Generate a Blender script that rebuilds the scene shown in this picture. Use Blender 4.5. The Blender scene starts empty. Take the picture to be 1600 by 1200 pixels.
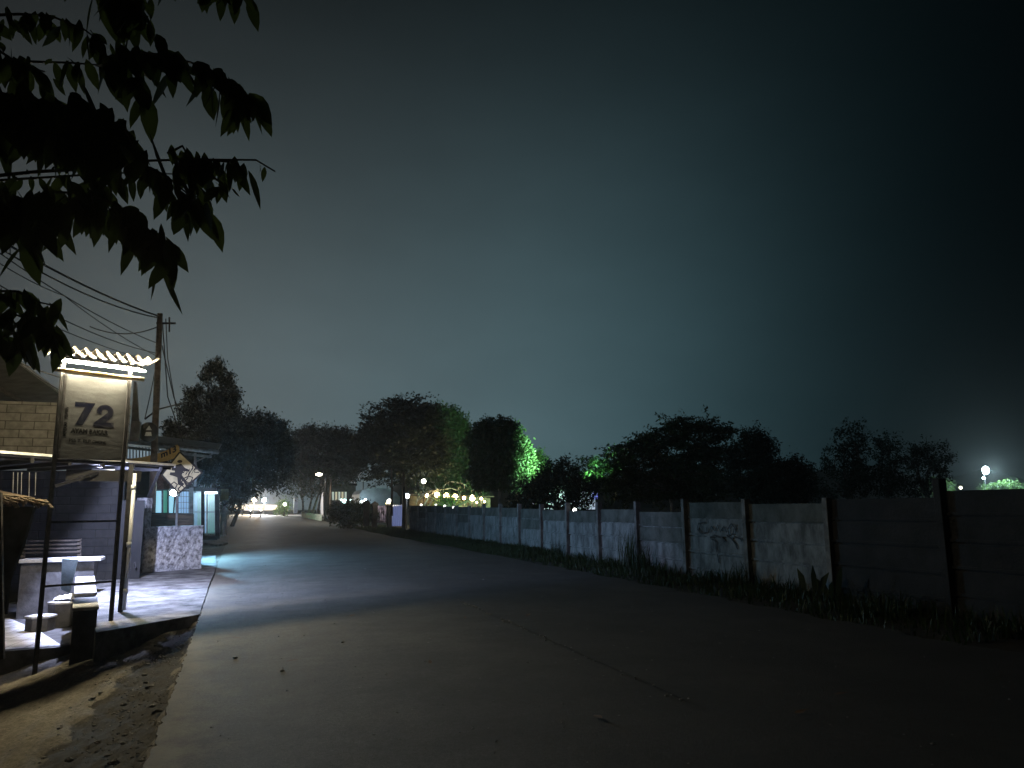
import bpy, math, random
import numpy as np
from mathutils import Vector, Matrix
random.seed(7)
rng = np.random.default_rng(7)
S = bpy.context.scene
COL = S.collection
R = math.radians

# ------------------------------------------------------------------ camera
F = 1150.0; CAMZ = 1.65
psi, th, rho = R(19.2), math.atan(192/F), R(0.56)
r0 = Vector((math.cos(psi), -math.sin(psi), 0)); h0 = Vector((math.sin(psi), math.cos(psi), 0)); up = Vector((0, 0, 1))
fw = h0*math.cos(th) + up*math.sin(th)
u0 = up*math.cos(th) - h0*math.sin(th)
cr = r0*math.cos(rho) - u0*math.sin(rho)
cu = r0*math.sin(rho) + u0*math.cos(rho)
CAM = Vector((0, 0, CAMZ))
cam = bpy.data.objects.new('camera', bpy.data.cameras.new('camera')); COL.objects.link(cam)
M = Matrix((cr, cu, -fw)).transposed().to_4x4(); M.translation = CAM
cam.matrix_world = M
cam.data.sensor_width = 36; cam.data.lens = 36*F/1600
cam.data.clip_end = 3000; cam.data.clip_start = 0.05
S.camera = cam

def ray(px, py): return fw*F + cr*(px-800) + cu*(600-py)
def at_y(px, py, Y):
    d = ray(px, py); return CAM + d*(Y/d.y)
def at_x(px, py, X):
    d = ray(px, py); return CAM + d*(X/d.x)
def on_z(px, py, z=0.0):
    d = ray(px, py); return CAM + d*((z-CAMZ)/d.z)
def at_d(px, py, D):
    d = ray(px, py); return CAM + d*(D/d.dot(h0))
def g(y):
    t = min(1, max(0, (y-42)/65)); return 0.9*t*t*(3-2*t)

# ------------------------------------------------------------------ builders
def tag(o, label=None, cat=None, group=None, kind=None):
    if label: o['label'] = label
    if cat: o['category'] = cat
    if group: o['group'] = group
    if kind: o['kind'] = kind
    return o
def thing(name, loc, label, cat, group=None, rz=0):
    o = bpy.data.objects.new(name, None); COL.objects.link(o)
    o.location = loc; o.rotation_euler.z = rz; o.empty_display_size = .2
    return tag(o, label, cat, group)
def root(o):
    while o.parent: o = o.parent
    return o
class MB:
    def __init__(s): s.v = []; s.f = []
    def add(s, vs, fs):
        n = len(s.v); s.v += [tuple(v) for v in vs]; s.f += [tuple(i+n for i in f) for f in fs]; return s
    def box(s, c, size, ax=None):
        c = Vector(c); X, Y, Z = ax if ax else (Vector((1,0,0)), Vector((0,1,0)), Vector((0,0,1)))
        a, b, d = size[0]/2, size[1]/2, size[2]/2
        vs = [c + X*(i*a) + Y*(j*b) + Z*(k*d) for k in (-1,1) for j in (-1,1) for i in (-1,1)]
        return s.add(vs, [(0,2,3,1),(4,5,7,6),(0,1,5,4),(2,6,7,3),(0,4,6,2),(1,3,7,5)])
    def bar(s, a, b, w, d=None, upv=None):
        a, b = Vector(a), Vector(b); d = d or w; z = (b-a)
        L = z.length; z.normalize(); r = Vector(upv) if upv else (Vector((0,0,1)) if abs(z.z) < .9 else Vector((1,0,0)))
        x = r.cross(z).normalized(); y = z.cross(x)
        return s.box((a+b)/2, (w, d, L), (x, y, z))
    def tube(s, pts, rad, n=8, cap=True):
        pts = [Vector(p) for p in pts]; rs = rad if isinstance(rad, (list, tuple)) else [rad]*len(pts)
        vs = []; fs = []
        t0 = (pts[1]-pts[0]).normalized(); x = (Vector((0,0,1)) if abs(t0.z) < .9 else Vector((1,0,0))).cross(t0).normalized()
        for i, p in enumerate(pts):
            t = (pts[min(i+1, len(pts)-1)]-pts[max(i-1, 0)]).normalized()
            x = (x - t*x.dot(t)).normalized(); y = t.cross(x)
            for k in range(n):
                a = 2*math.pi*k/n; vs.append(p + (x*math.cos(a)+y*math.sin(a))*rs[i])
        for i in range(len(pts)-1):
            for k in range(n):
                fs.append((i*n+k, i*n+(k+1) % n, (i+1)*n+(k+1) % n, (i+1)*n+k))
        if cap:
            fs.append(tuple(range(n-1, -1, -1))); fs.append(tuple((len(pts)-1)*n+k for k in range(n)))
        return s.add(vs, fs)
    def prism(s, poly, off):
        poly = [Vector(p) for p in poly]; off = Vector(off); n = len(poly)
        return s.add(poly+[p+off for p in poly], [tuple(range(n-1,-1,-1)), tuple(range(n, 2*n))]+[(i, (i+1) % n, n+(i+1) % n, n+i) for i in range(n)])
    def ribbon(s, pts, w, nrm, off=0.003):
        pts = [Vector(p) for p in pts]; nrm = Vector(nrm).normalized(); vs = []
        for i, p in enumerate(pts):
            t = (pts[min(i+1, len(pts)-1)]-pts[max(i-1, 0)]).normalized(); x = t.cross(nrm)
            ww = w[i] if isinstance(w, (list, tuple)) else w
            vs += [p+x*ww/2+nrm*off, p-x*ww/2+nrm*off]
        return s.add(vs, [(2*i, 2*i+1, 2*i+3, 2*i+2) for i in range(len(pts)-1)])
    def sphere(s, c, r, n=10, m=7, sc=(1,1,1)):
        c = Vector(c); vs = []; fs = []
        for j in range(m+1):
            a = math.pi*j/m
            for k in range(n):
                b = 2*math.pi*k/n
                vs.append(c+Vector((math.sin(a)*math.cos(b)*r*sc[0], math.sin(a)*math.sin(b)*r*sc[1], math.cos(a)*r*sc[2])))
        for j in range(m):
            for k in range(n): fs.append((j*n+k, (j+1)*n+k, (j+1)*n+(k+1) % n, j*n+(k+1) % n))
        return s.add(vs, fs)
    def build(s, name, m, parent=None, smooth=False, bevel=0):
        me = bpy.data.meshes.new(name); off = root(parent).location if parent else Vector((0,0,0))
        me.from_pydata([tuple(Vector(v)-off) for v in s.v], [], s.f)
        return link(name, me, m, parent, smooth, bevel)
def link(name, me, m, parent=None, smooth=False, bevel=0):
    import bmesh
    bm = bmesh.new(); bm.from_mesh(me)
    if bevel: bmesh.ops.remove_doubles(bm, verts=bm.verts, dist=1e-5)
    if len(bm.faces) < 20000: bmesh.ops.recalc_face_normals(bm, faces=bm.faces)
    bm.to_mesh(me); bm.free()
    if smooth: me.polygons.foreach_set('use_smooth', [True]*len(me.polygons))
    me.materials.append(m)
    o = bpy.data.objects.new(name, me); COL.objects.link(o)
    if parent: o.parent = parent
    if bevel:
        b = o.modifiers.new('bevel', 'BEVEL'); b.width = bevel; b.segments = 2; b.limit_method = 'ANGLE'
    return o
def copy_tree(o, loc, parent=None):
    c = o.copy(); COL.objects.link(c)
    if parent: c.parent = parent
    else: c.location = loc
    for ch in list(o.children): copy_tree(ch, None, c)
    return c
def text_mesh(body, width, bold=0.0, height=None):
    cu_ = bpy.data.curves.new('t', 'FONT'); cu_.body = body; cu_.size = 1; cu_.offset = bold; cu_.align_x = 'LEFT'; cu_.resolution_u = 4; cu_.extrude = .01
    o = bpy.data.objects.new('t', cu_); COL.objects.link(o)
    dg = bpy.context.evaluated_depsgraph_get(); me = bpy.data.meshes.new_from_object(o.evaluated_get(dg))
    bpy.data.objects.remove(o)
    xs = [v.co.x for v in me.vertices]; ys = [v.co.y for v in me.vertices]
    mx, my, W, H = min(xs), min(ys), max(xs)-min(xs), max(ys)-min(ys)
    sx = width/W; sy = (height/H) if height else sx
    vs = [((v.co.x-mx)*sx, (v.co.y-my)*sy, v.co.z) for v in me.vertices]
    fs = [tuple(p.vertices) for p in me.polygons]
    bpy.data.meshes.remove(me)
    return vs, fs

# ------------------------------------------------------------------ materials
def nodes(name):
    m = bpy.data.materials.new(name); m.use_nodes = True; nt = m.node_tree
    return m, nt, nt.nodes, nt.links, nt.nodes['Principled BSDF']
def mat(name, c, rough=.8, var=.25, scale=4, bump=.0, bscale=40, metal=0, dark=None, stretch=(1,1,1), detail=6, spec=.3, darkpos=(.35,.65)):
    m, nt, N, L, b = nodes(name)
    tc = N.new('ShaderNodeNewGeometry'); mp = N.new('ShaderNodeMapping'); mp.inputs['Scale'].default_value = stretch
    L.new(tc.outputs['Position'], mp.inputs['Vector'])
    n = N.new('ShaderNodeTexNoise'); n.inputs['Scale'].default_value = scale; n.inputs['Detail'].default_value = detail; n.inputs['Roughness'].default_value = .65
    L.new(mp.outputs[0], n.inputs['Vector'])
    r = N.new('ShaderNodeValToRGB'); d = dark or tuple(x*(1-var*1.6) for x in c)
    r.color_ramp.elements[0].position = darkpos[0]; r.color_ramp.elements[0].color = (*d, 1)
    r.color_ramp.elements[1].position = darkpos[1]; r.color_ramp.elements[1].color = (*[min(1, x*(1+var*.5)) for x in c], 1)
    L.new(n.outputs['Fac'], r.inputs[0]); L.new(r.outputs[0], b.inputs['Base Color'])
    b.inputs['Roughness'].default_value = rough; b.inputs['Metallic'].default_value = metal; b.inputs['Specular IOR Level'].default_value = spec
    if bump:
        n2 = N.new('ShaderNodeTexNoise'); n2.inputs['Scale'].default_value = bscale; n2.inputs['Detail'].default_value = 8; L.new(mp.outputs[0], n2.inputs['Vector'])
        bp = N.new('ShaderNodeBump'); bp.inputs['Strength'].default_value = bump; bp.inputs['Distance'].default_value = .02
        L.new(n2.outputs['Fac'], bp.inputs['Height']); L.new(bp.outputs[0], b.inputs['Normal'])
    return m
def emit(name, c, s):
    m, nt, N, L, b = nodes(name)
    b.inputs['Base Color'].default_value = (.6,.6,.6,1); b.inputs['Emission Color'].default_value = (*c, 1); b.inputs['Emission Strength'].default_value = s
    return m
def leafmat(name, c, trans=.35):
    m, nt, N, L, b = nodes(name)
    gm = N.new('ShaderNodeNewGeometry'); n = N.new('ShaderNodeTexNoise'); n.inputs['Scale'].default_value = 1.3; n.inputs['Detail'].default_value = 3
    L.new(gm.outputs['Position'], n.inputs['Vector'])
    r = N.new('ShaderNodeValToRGB'); r.color_ramp.elements[0].position = .3; r.color_ramp.elements[1].position = .7
    r.color_ramp.elements[0].color = (c[0]*.5, c[1]*.55, c[2]*.5, 1); r.color_ramp.elements[1].color = (c[0]*1.5, c[1]*1.3, c[2]*1.1, 1)
    L.new(n.outputs['Fac'], r.inputs[0]); L.new(r.outputs[0], b.inputs['Base Color']); b.inputs['Roughness'].default_value = .55
    b.inputs['Specular IOR Level'].default_value = .25
    t = N.new('ShaderNodeBsdfTranslucent'); L.new(r.outputs[0], t.inputs['Color'])
    mx = N.new('ShaderNodeMixShader'); mx.inputs[0].default_value = trans
    L.new(b.outputs[0], mx.inputs[1]); L.new(t.outputs[0], mx.inputs[2]); L.new(mx.outputs[0], N['Material Output'].inputs[0])
    return m

def concrete_road():
    m, nt, N, L, b = nodes('road_concrete')
    gm = N.new('ShaderNodeNewGeometry')
    def noise(sc, st, det=8, rough=.6):
        mp = N.new('ShaderNodeMapping'); mp.inputs['Scale'].default_value = st; L.new(gm.outputs['Position'], mp.inputs['Vector'])
        n = N.new('ShaderNodeTexNoise'); n.inputs['Scale'].default_value = sc; n.inputs['Detail'].default_value = det; n.inputs['Roughness'].default_value = rough
        L.new(mp.outputs[0], n.inputs['Vector']); return n.outputs['Fac']
    big = noise(.5, (1,.5,1)); strk = noise(3.0, (.35,1.8,1), 9, .7); fine = noise(34, (1,1,1), 8, .85); spot = noise(7, (1,1,1), 10, .8)
    r = N.new('ShaderNodeValToRGB'); r.color_ramp.elements[0].position = .3; r.color_ramp.elements[0].color = (.078,.077,.075,1)
    r.color_ramp.elements[1].position = .72; r.color_ramp.elements[1].color = (.155,.15,.143,1); L.new(big, r.inputs[0])
    def mulramp(fac, col, lo, hi, p0=.35, p1=.65):
        q = N.new('ShaderNodeMapRange'); q.inputs[1].default_value = p0; q.inputs[2].default_value = p1; q.inputs[3].default_value = lo; q.inputs[4].default_value = hi
        L.new(fac, q.inputs[0]); mm = N.new('ShaderNodeMix'); mm.data_type = 'RGBA'; mm.blend_type = 'MULTIPLY'; mm.inputs[0].default_value = 1
        L.new(col, mm.inputs[6]); L.new(q.outputs[0], mm.inputs[7]); return mm.outputs[2]
    c = mulramp(strk, r.outputs[0], .93, 1.05); c = mulramp(fine, c, .50, 1.42, .34, .66); c = mulramp(spot, c, .45, 1.0, .28, .42)
    agg = noise(110, (1,1,1), 3, .6); c = mulramp(agg, c, .65, 1.3, .38, .62)
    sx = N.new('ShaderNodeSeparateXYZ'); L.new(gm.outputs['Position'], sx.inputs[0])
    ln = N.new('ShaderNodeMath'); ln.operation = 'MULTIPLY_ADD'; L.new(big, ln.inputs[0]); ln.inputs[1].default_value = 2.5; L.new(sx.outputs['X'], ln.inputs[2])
    c = mulramp(ln.outputs[0], c, 1.0, .34, 1.9, 5.0)  # right side darkened: the lamp's falloff put into the road colour
    near_dim = N.new('ShaderNodeMath'); near_dim.operation = 'MULTIPLY_ADD'; L.new(spot, near_dim.inputs[0]); near_dim.inputs[1].default_value = 2.0; L.new(sx.outputs['Y'], near_dim.inputs[2])
    c = mulramp(near_dim.outputs[0], c, .66, 1.0, 6.5, 11.0)  # near end dimmed as well, painting in the fading lamp light
    patch = noise(.9, (1,1,1), 12, .72); c = mulramp(patch, c, .70, 1.12, .40, .60)
    du = N.new('ShaderNodeMath'); du.operation = 'MULTIPLY_ADD'; L.new(sx.outputs['X'], du.inputs[0]); du.inputs[1].default_value = -.45; L.new(noise(2.6, (1,.8,1), 12, .75), du.inputs[2])
    dr = N.new('ShaderNodeMapRange'); dr.inputs[1].default_value = .56; dr.inputs[2].default_value = .82; dr.inputs[4].default_value = .75; L.new(du.outputs[0], dr.inputs[0])
    dm = N.new('ShaderNodeMix'); dm.data_type = 'RGBA'; L.new(dr.outputs[0], dm.inputs[0]); L.new(c, dm.inputs[6]); dm.inputs[7].default_value = (.19,.175,.14,1); c = dm.outputs[2]
    L.new(c, b.inputs['Base Color']); b.inputs['Roughness'].default_value = .78; b.inputs['Specular IOR Level'].default_value = .35
    add = N.new('ShaderNodeMath'); add.operation = 'MULTIPLY_ADD'; L.new(strk, add.inputs[0]); add.inputs[1].default_value = .6; L.new(fine, add.inputs[2])
    bp = N.new('ShaderNodeBump'); bp.inputs['Strength'].default_value = .9; bp.inputs['Distance'].default_value = .02
    L.new(add.outputs[0], bp.inputs['Height']); L.new(bp.outputs[0], b.inputs['Normal'])
    return m
def block_mat(name, c, joint, bw, bh, horiz='X', mortar=.012, bump=.5):
    m, nt, N, L, b = nodes(name)
    gm = N.new('ShaderNodeNewGeometry'); sp = N.new('ShaderNodeSeparateXYZ'); L.new(gm.outputs['Position'], sp.inputs[0])
    cb = N.new('ShaderNodeCombineXYZ'); L.new(sp.outputs[horiz], cb.inputs[0]); L.new(sp.outputs['Y' if horiz == 'Q' else 'Z'], cb.inputs[1])
    br = N.new('ShaderNodeTexBrick'); br.inputs['Scale'].default_value = 1; br.inputs['Brick Width'].default_value = bw; br.inputs['Row Height'].default_value = bh
    br.inputs['Mortar Size'].default_value = mortar; br.inputs['Mortar Smooth'].default_value = .4
    br.inputs['Color1'].default_value = (*c, 1); br.inputs['Color2'].default_value = (*[x*.82 for x in c], 1); br.inputs['Mortar'].default_value = (*joint, 1)
    L.new(cb.outputs[0], br.inputs['Vector'])
    n = N.new('ShaderNodeTexNoise'); n.inputs['Scale'].default_value = 7; n.inputs['Detail'].default_value = 8; L.new(gm.outputs['Position'], n.inputs['Vector'])
    q = N.new('ShaderNodeMapRange'); q.inputs[1].default_value = .3; q.inputs[2].default_value = .7; q.inputs[3].default_value = .6; q.inputs[4].default_value = 1.1; L.new(n.outputs['Fac'], q.inputs[0])
    mm = N.new('ShaderNodeMix'); mm.data_type = 'RGBA'; mm.blend_type = 'MULTIPLY'; mm.inputs[0].default_value = 1
    L.new(br.outputs['Color'], mm.inputs[6]); L.new(q.outputs[0], mm.inputs[7]); L.new(mm.outputs[2], b.inputs['Base Color']); b.inputs['Roughness'].default_value = .9
    sub = N.new('ShaderNodeMath'); sub.operation = 'SUBTRACT'; L.new(n.outputs['Fac'], sub.inputs[0]); L.new(br.outputs['Fac'], sub.inputs[1])
    bp = N.new('ShaderNodeBump'); bp.inputs['Strength'].default_value = bump; bp.inputs['Distance'].default_value = .012; L.new(sub.outputs[0], bp.inputs['Height']); L.new(bp.outputs[0], b.inputs['Normal'])
    return m
def tile_mat(name, c, joint, size, rough=.5):
    m, nt, N, L, b = nodes(name)
    gm = N.new('ShaderNodeNewGeometry'); mp = N.new('ShaderNodeMapping'); mp.inputs['Rotation'].default_value = (0,0,R(8)); L.new(gm.outputs['Position'], mp.inputs[0])
    br = N.new('ShaderNodeTexBrick'); br.offset = 0; br.inputs['Scale'].default_value = 1; br.inputs['Brick Width'].default_value = size; br.inputs['Row Height'].default_value = size
    br.inputs['Mortar Size'].default_value = .008; br.inputs['Color1'].default_value = (*c,1); br.inputs['Color2'].default_value = (*[x*.85 for x in c],1); br.inputs['Mortar'].default_value = (*joint,1)
    L.new(mp.outputs[0], br.inputs['Vector']); 
    n = N.new('ShaderNodeTexNoise'); n.inputs['Scale'].default_value = 3; n.inputs['Detail'].default_value = 8; L.new(gm.outputs['Position'], n.inputs['Vector'])
    q = N.new('ShaderNodeMapRange'); q.inputs[1].default_value = .35; q.inputs[2].default_value = .65; q.inputs[3].default_value = .55; q.inputs[4].default_value = 1.05; L.new(n.outputs['Fac'], q.inputs[0])
    mm = N.new('ShaderNodeMix'); mm.data_type = 'RGBA'; mm.blend_type = 'MULTIPLY'; mm.inputs[0].default_value = 1
    L.new(br.outputs['Color'], mm.inputs[6]); L.new(q.outputs[0], mm.inputs[7]); L.new(mm.outputs[2], b.inputs['Base Color']); b.inputs['Roughness'].default_value = rough
    return m

MT = {}
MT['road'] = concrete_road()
MT['slab'] = mat('yard_concrete', (.25,.245,.24), .85, .5, 2.2, .7, 30, detail=12)
MT['soil'] = mat('broken_ground', (.165,.152,.125), .95, .3, 1.6, .9, 14, dark=(.10,.09,.07), darkpos=(.35,.62), stretch=(1.3,.6,1), detail=14)
MT['verge'] = mat('verge_soil', (.05,.045,.03), .95, .4, 2, .6, 12)
MT['wallcon'] = mat('precast_concrete', (.16,.17,.175), .9, .5, 2.6, .7, 25, dark=(.055,.06,.06), stretch=(1,1.6,.75), detail=14, darkpos=(.36,.68))
MT['wallmoss'] = mat('algae_blackened_concrete', (.07,.075,.07), .9, .5, 2.2, .6, 25, dark=(.03,.034,.03), stretch=(1,1.4,1.1), detail=12)
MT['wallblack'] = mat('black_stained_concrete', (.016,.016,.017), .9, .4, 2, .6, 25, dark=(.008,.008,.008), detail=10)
MT['postcon'] = mat('post_concrete', (.13,.13,.128), .9, .4, 3, .5, 30)
MT['rough'] = mat('rough_plaster', (.46,.45,.46), .95, .55, 9, 1.0, 22, dark=(.13,.125,.125), detail=12, darkpos=(.36,.58))
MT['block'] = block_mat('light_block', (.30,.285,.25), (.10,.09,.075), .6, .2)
MT['block2'] = block_mat('shade_dark_block', (.018,.0175,.018), (.006,.006,.006), .6, .2)  # shade under canopy and eave put into the block colour
MT['steel'] = mat('dark_steel', (.03,.03,.035), .55, .4, 12, metal=.4)
MT['rust'] = mat('rusty_pole', (.12,.088,.072), .7, .4, 5, .3, 20)
MT['white'] = mat('white_paint', (.75,.75,.76), .5, .15, 5)
MT['pvc'] = mat('white_pvc', (.72,.75,.8), .4, .12, 6)
MT['board'] = mat('sign_banner', (.062,.066,.072), .9, .22, 2.2, .1, 8, stretch=(1,1,2.5), spec=.1)
MT['navy'] = mat('navy_print', (.005,.006,.014), 1, .1, 5, spec=0)
MT['ink'] = mat('dark_print', (.006,.006,.007), 1, .1, 5, spec=0)
MT['zinc'] = mat('corrugated_zinc', (.22,.21,.18), .5, .4, 6)
MT['roofdark'] = mat('dark_roof_sheet', (.06,.06,.065), .7, .4, 3)
MT['wood'] = mat('brown_wood', (.12,.075,.05), .75, .45, 3, .4, 15, stretch=(1,1,7))
MT['darkwood'] = mat('dark_timber', (.06,.05,.042), .8, .4, 4, .3, 14, stretch=(1,1,5))
MT['tile'] = tile_mat('white_floor_tile', (.75,.75,.78), (.2,.2,.22), .3)
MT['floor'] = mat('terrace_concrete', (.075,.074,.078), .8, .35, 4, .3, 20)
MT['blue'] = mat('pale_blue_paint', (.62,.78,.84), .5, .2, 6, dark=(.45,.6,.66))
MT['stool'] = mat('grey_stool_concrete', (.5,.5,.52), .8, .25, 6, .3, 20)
MT['tarp'] = mat('dark_tarp', (.07,.07,.08), .7, .4, 3)
MT['thatch'] = mat('frayed_thatch', (.26,.19,.12), .95, .5, 20, .8, 40)
MT['cream'] = mat('cream_sign_face', (.62,.55,.33), .5, .2, 4)
MT['black'] = mat('black_paint', (.012,.012,.014), .6, .2, 6)
MT['grey'] = mat('grey_metal', (.3,.3,.3), .5, .3, 5, metal=.3)
MT['banner'] = mat('ochre_banner', (.48,.29,.09), .7, .25, 3)
MT['cable'] = mat('cable_rubber', (.012,.012,.012), .7, .2, 6)
MT['paper'] = mat('white_paper', (.78,.78,.82), .8, .1, 8)
MT['bark'] = mat('bark', (.10,.085,.065), .95, .45, 6, .7, 14, stretch=(1,1,.4))
MT['palebark'] = mat('pale_bark', (.3,.28,.24), .9, .45, 6, .7, 14)
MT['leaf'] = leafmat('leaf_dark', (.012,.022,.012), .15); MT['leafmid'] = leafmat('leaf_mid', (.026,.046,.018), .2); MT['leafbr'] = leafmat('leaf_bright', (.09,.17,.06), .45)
MT['leafnear'] = leafmat('leaf_near', (.026,.048,.016), .35)
MT['grass'] = leafmat('grass_blade', (.018,.034,.011), .4)
MT['hill'] = mat('hill_foliage', (.02,.03,.025), .95, .4, .05)

# ------------------------------------------------------------------ world: a night sky with the town's glow low over the road
W = bpy.data.worlds.new('World'); S.world = W; W.use_nodes = True
nt = W.node_tree; N = nt.nodes; L = nt.links; bg = N['Background']
tc = N.new('ShaderNodeTexCoord')
def dotp(v):
    d = N.new('ShaderNodeVectorMath'); d.operation = 'DOT_PRODUCT'; L.new(tc.outputs['Generated'], d.inputs[0]); d.inputs[1].default_value = v; return d.outputs['Value']
def mth(op, a, b=None, c=None):
    n = N.new('ShaderNodeMath'); n.operation = op
    for i, x in enumerate((a, b, c)):
        if x is None: continue
        if isinstance(x, (int, float)): n.inputs[i].default_value = x
        else: L.new(x, n.inputs[i])
    return n.outputs[0]
gd = ray(540, 792); gd.z = 0; gd.normalize(); gdr = Vector((gd.y, -gd.x, 0)).normalized()
uu = dotp(gdr); vv = dotp((0,0,1)); ff = dotp(gd)
nz = N.new('ShaderNodeTexNoise'); nz.inputs['Scale'].default_value = 3.2; nz.inputs['Detail'].default_value = 9; nz.inputs['Roughness'].default_value = .6
mpz = N.new('ShaderNodeMapping'); mpz.inputs['Scale'].default_value = (1,1,2.2); L.new(tc.outputs['Generated'], mpz.inputs[0]); L.new(mpz.outputs[0], nz.inputs['Vector'])
cl = N.new('ShaderNodeMapRange'); cl.inputs[1].default_value = .3; cl.inputs[2].default_value = .7; cl.inputs[3].default_value = .91; cl.inputs[4].default_value = 1.08; L.new(nz.outputs['Fac'], cl.inputs[0])
ea = mth('POWER', mth('DIVIDE', mth('ABSOLUTE', uu), .482), 3.4); eb = mth('POWER', mth('DIVIDE', mth('ABSOLUTE', vv), .436), 2.4)
fr = N.new('ShaderNodeMapRange'); fr.inputs[1].default_value = .0; fr.inputs[2].default_value = .4; L.new(ff, fr.inputs[0])
G_ = mth('MULTIPLY', mth('MULTIPLY', mth('EXPONENT', mth('MULTIPLY', mth('ADD', ea, eb), -1)), fr.outputs[0]), mth('MULTIPLY', cl.outputs[0], .134))
G_ = mth('ADD', G_, .0006)
cbn = N.new('ShaderNodeCombineXYZ'); L.new(mth('MULTIPLY', G_, mth('MAXIMUM', mth('MULTIPLY_ADD', uu, -.45, .70), .25)), cbn.inputs[0]); L.new(G_, cbn.inputs[1]); L.new(mth('MULTIPLY', G_, mth('MULTIPLY_ADD', uu, .18, 1.10)), cbn.inputs[2])
vs = cbn
sky = N.new('ShaderNodeTexSky'); sky.sky_type = 'NISHITA'; sky.sun_disc = False; sky.sun_elevation = R(-8); sky.sun_rotation = R(200)
sk = N.new('ShaderNodeVectorMath'); sk.operation = 'SCALE'; sk.inputs['Scale'].default_value = .004; L.new(sky.outputs[0], sk.inputs[0])
va = N.new('ShaderNodeVectorMath'); va.operation = 'ADD'; L.new(vs.outputs[0], va.inputs[0]); L.new(sk.outputs[0], va.inputs[1])
L.new(va.outputs[0], bg.inputs['Color']); bg.inputs['Strength'].default_value = 1.0

def lamp(name, typ, loc, energy, color, parent=None, **kw):
    d = bpy.data.lights.new(name, typ); d.energy = energy; d.color = color
    tgt = kw.pop('target', None)
    for k, v in kw.items(): setattr(d, k, v)
    o = bpy.data.objects.new(name, d); COL.objects.link(o)
    if parent: o.parent = parent; o.location = Vector(loc)-root(parent).location
    else: o.location = loc
    if tgt is not None: o.rotation_euler = (Vector(tgt)-Vector(loc)).to_track_quat('-Z', 'Y').to_euler()
    return o

# ------------------------------------------------------------------ ground, road, verge
LE = [on_z(200,1290), on_z(225,1200), on_z(270,1078), on_z(312,961), on_z(334,900), on_z(345,868), on_z(356,838)]
LEP = [(-0.9,-8), (-.75, 2.0)] + [(p.x, p.y) for p in LE if p.y > 3] + [(-1.3,46),(-2.2,65),(-5,90),(-10,125),(-16,160)]
LEP.sort(key=lambda p: p[1])
def left_edge(y): return float(np.interp(y, [p[1] for p in LEP], [p[0] for p in LEP]))
def right_edge(y): return float(np.interp(y, [-8, 30, 55, 75, 100, 160], [8.0, 8.0, 7.6, 6.5, 2.5, -8]))
EDGE_A = on_z(312,961); EDGE_B = on_z(150,990)
def slab_front(x):   # y of the near edge of the raised yard slab
    t = (x-EDGE_A.x)/(EDGE_B.x-EDGE_A.x); return EDGE_A.y + t*(EDGE_B.y-EDGE_A.y)
def noise2(x, y):
    return (math.sin(x*3.1+y*1.7)+math.sin(x*7.3-y*4.1+1)*.5+math.sin(x*13.7+y*9.2)*.3+math.sin(x*23-y*31)*.2)/2
def H(x, y):
    z = g(y)-.03
    e = left_edge(y)-x
    if e > -.4 and y < 30:
        if e > 0:
            dip = min(.85, .06+e*.24)
            dip *= min(1, max(0, (26-y)/8)) if y > 18 else 1
            z -= dip*min(1, e/.12+.2)
            if y < 14: z += noise2(x*1.5, y*1.2)*.035
    if x > right_edge(y)+.1: z -= .02 - noise2(x, y)*.02
    return z
xs = sorted(set(np.round(np.concatenate([np.linspace(-430,-60,8), np.linspace(-60,-8,14), np.arange(-8,-3.6,.12), np.arange(-3.6,.4,.05), np.arange(.4,12,.6), np.linspace(12,60,12), np.linspace(60,430,8)]), 3)))
ys = sorted(set(np.round(np.concatenate([np.linspace(-60,-4,8), np.arange(-4,3,.5), np.arange(3,13.2,.055), np.arange(13.2,14,.2), np.arange(14,60,1.0), np.linspace(60,200,20), np.linspace(200,700,6)]), 3)))
vs_ = [(x, y, H(x, y)) for y in ys for x in xs]; nx = len(xs)
fs_ = [(j*nx+i, j*nx+i+1, (j+1)*nx+i+1, (j+1)*nx+i) for j in range(len(ys)-1) for i in range(nx-1)]
me = bpy.data.meshes.new('ground'); me.from_pydata(vs_, [], fs_)
PATCH = [on_z(x,y,-.12) for x,y in ((316,962),(300,1003),(268,1092),(258,1118),(225,1215),(60,1330),(-60,1290),(20,1190),(95,1120),(160,1062),(215,1022),(262,990))]
def in_patch(x, y):
    c = False; j = len(PATCH)-1
    for i in range(len(PATCH)):
        a, b = PATCH[i], PATCH[j]
        if (a.y > y) != (b.y > y) and x < (b.x-a.x)*(y-a.y)/(b.y-a.y)+a.x: c = not c
        j = i
    return c
at_ = me.attributes.new('worn', 'FLOAT', 'POINT'); vals = []
for i, (x, y, z) in enumerate(vs_):
    k = 0
    if x > right_edge(y)-.3: k = 2
    if -4 < x < .3 and 2 < y < 13:
        jx, jy = noise2(x*5, y*4)*.12, noise2(y*6, x*5)*.12
        k = sum(in_patch(x+jx+ox, y+jy+oy) for ox, oy in ((.05,0),(-.05,0),(0,.06),(0,-.06)))/4
        if k and x < 1: me.vertices[i].co.z -= .035*k+.03*abs(noise2(x*6, y*5))*k
    vals.append(k)
at_.data.foreach_set('value', vals)
m_ = MT['soil']; nt_ = m_.node_tree; b_ = nt_.nodes['Principled BSDF']
av = nt_.nodes.new('ShaderNodeAttribute'); av.attribute_name = 'worn'
gm_ = nt_.nodes.new('ShaderNodeNewGeometry'); nn_ = nt_.nodes.new('ShaderNodeTexNoise'); nn_.inputs['Scale'].default_value = 5; nn_.inputs['Detail'].default_value = 12; nn_.inputs['Roughness'].default_value = .7
nt_.links.new(gm_.outputs['Position'], nn_.inputs['Vector'])
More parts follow.
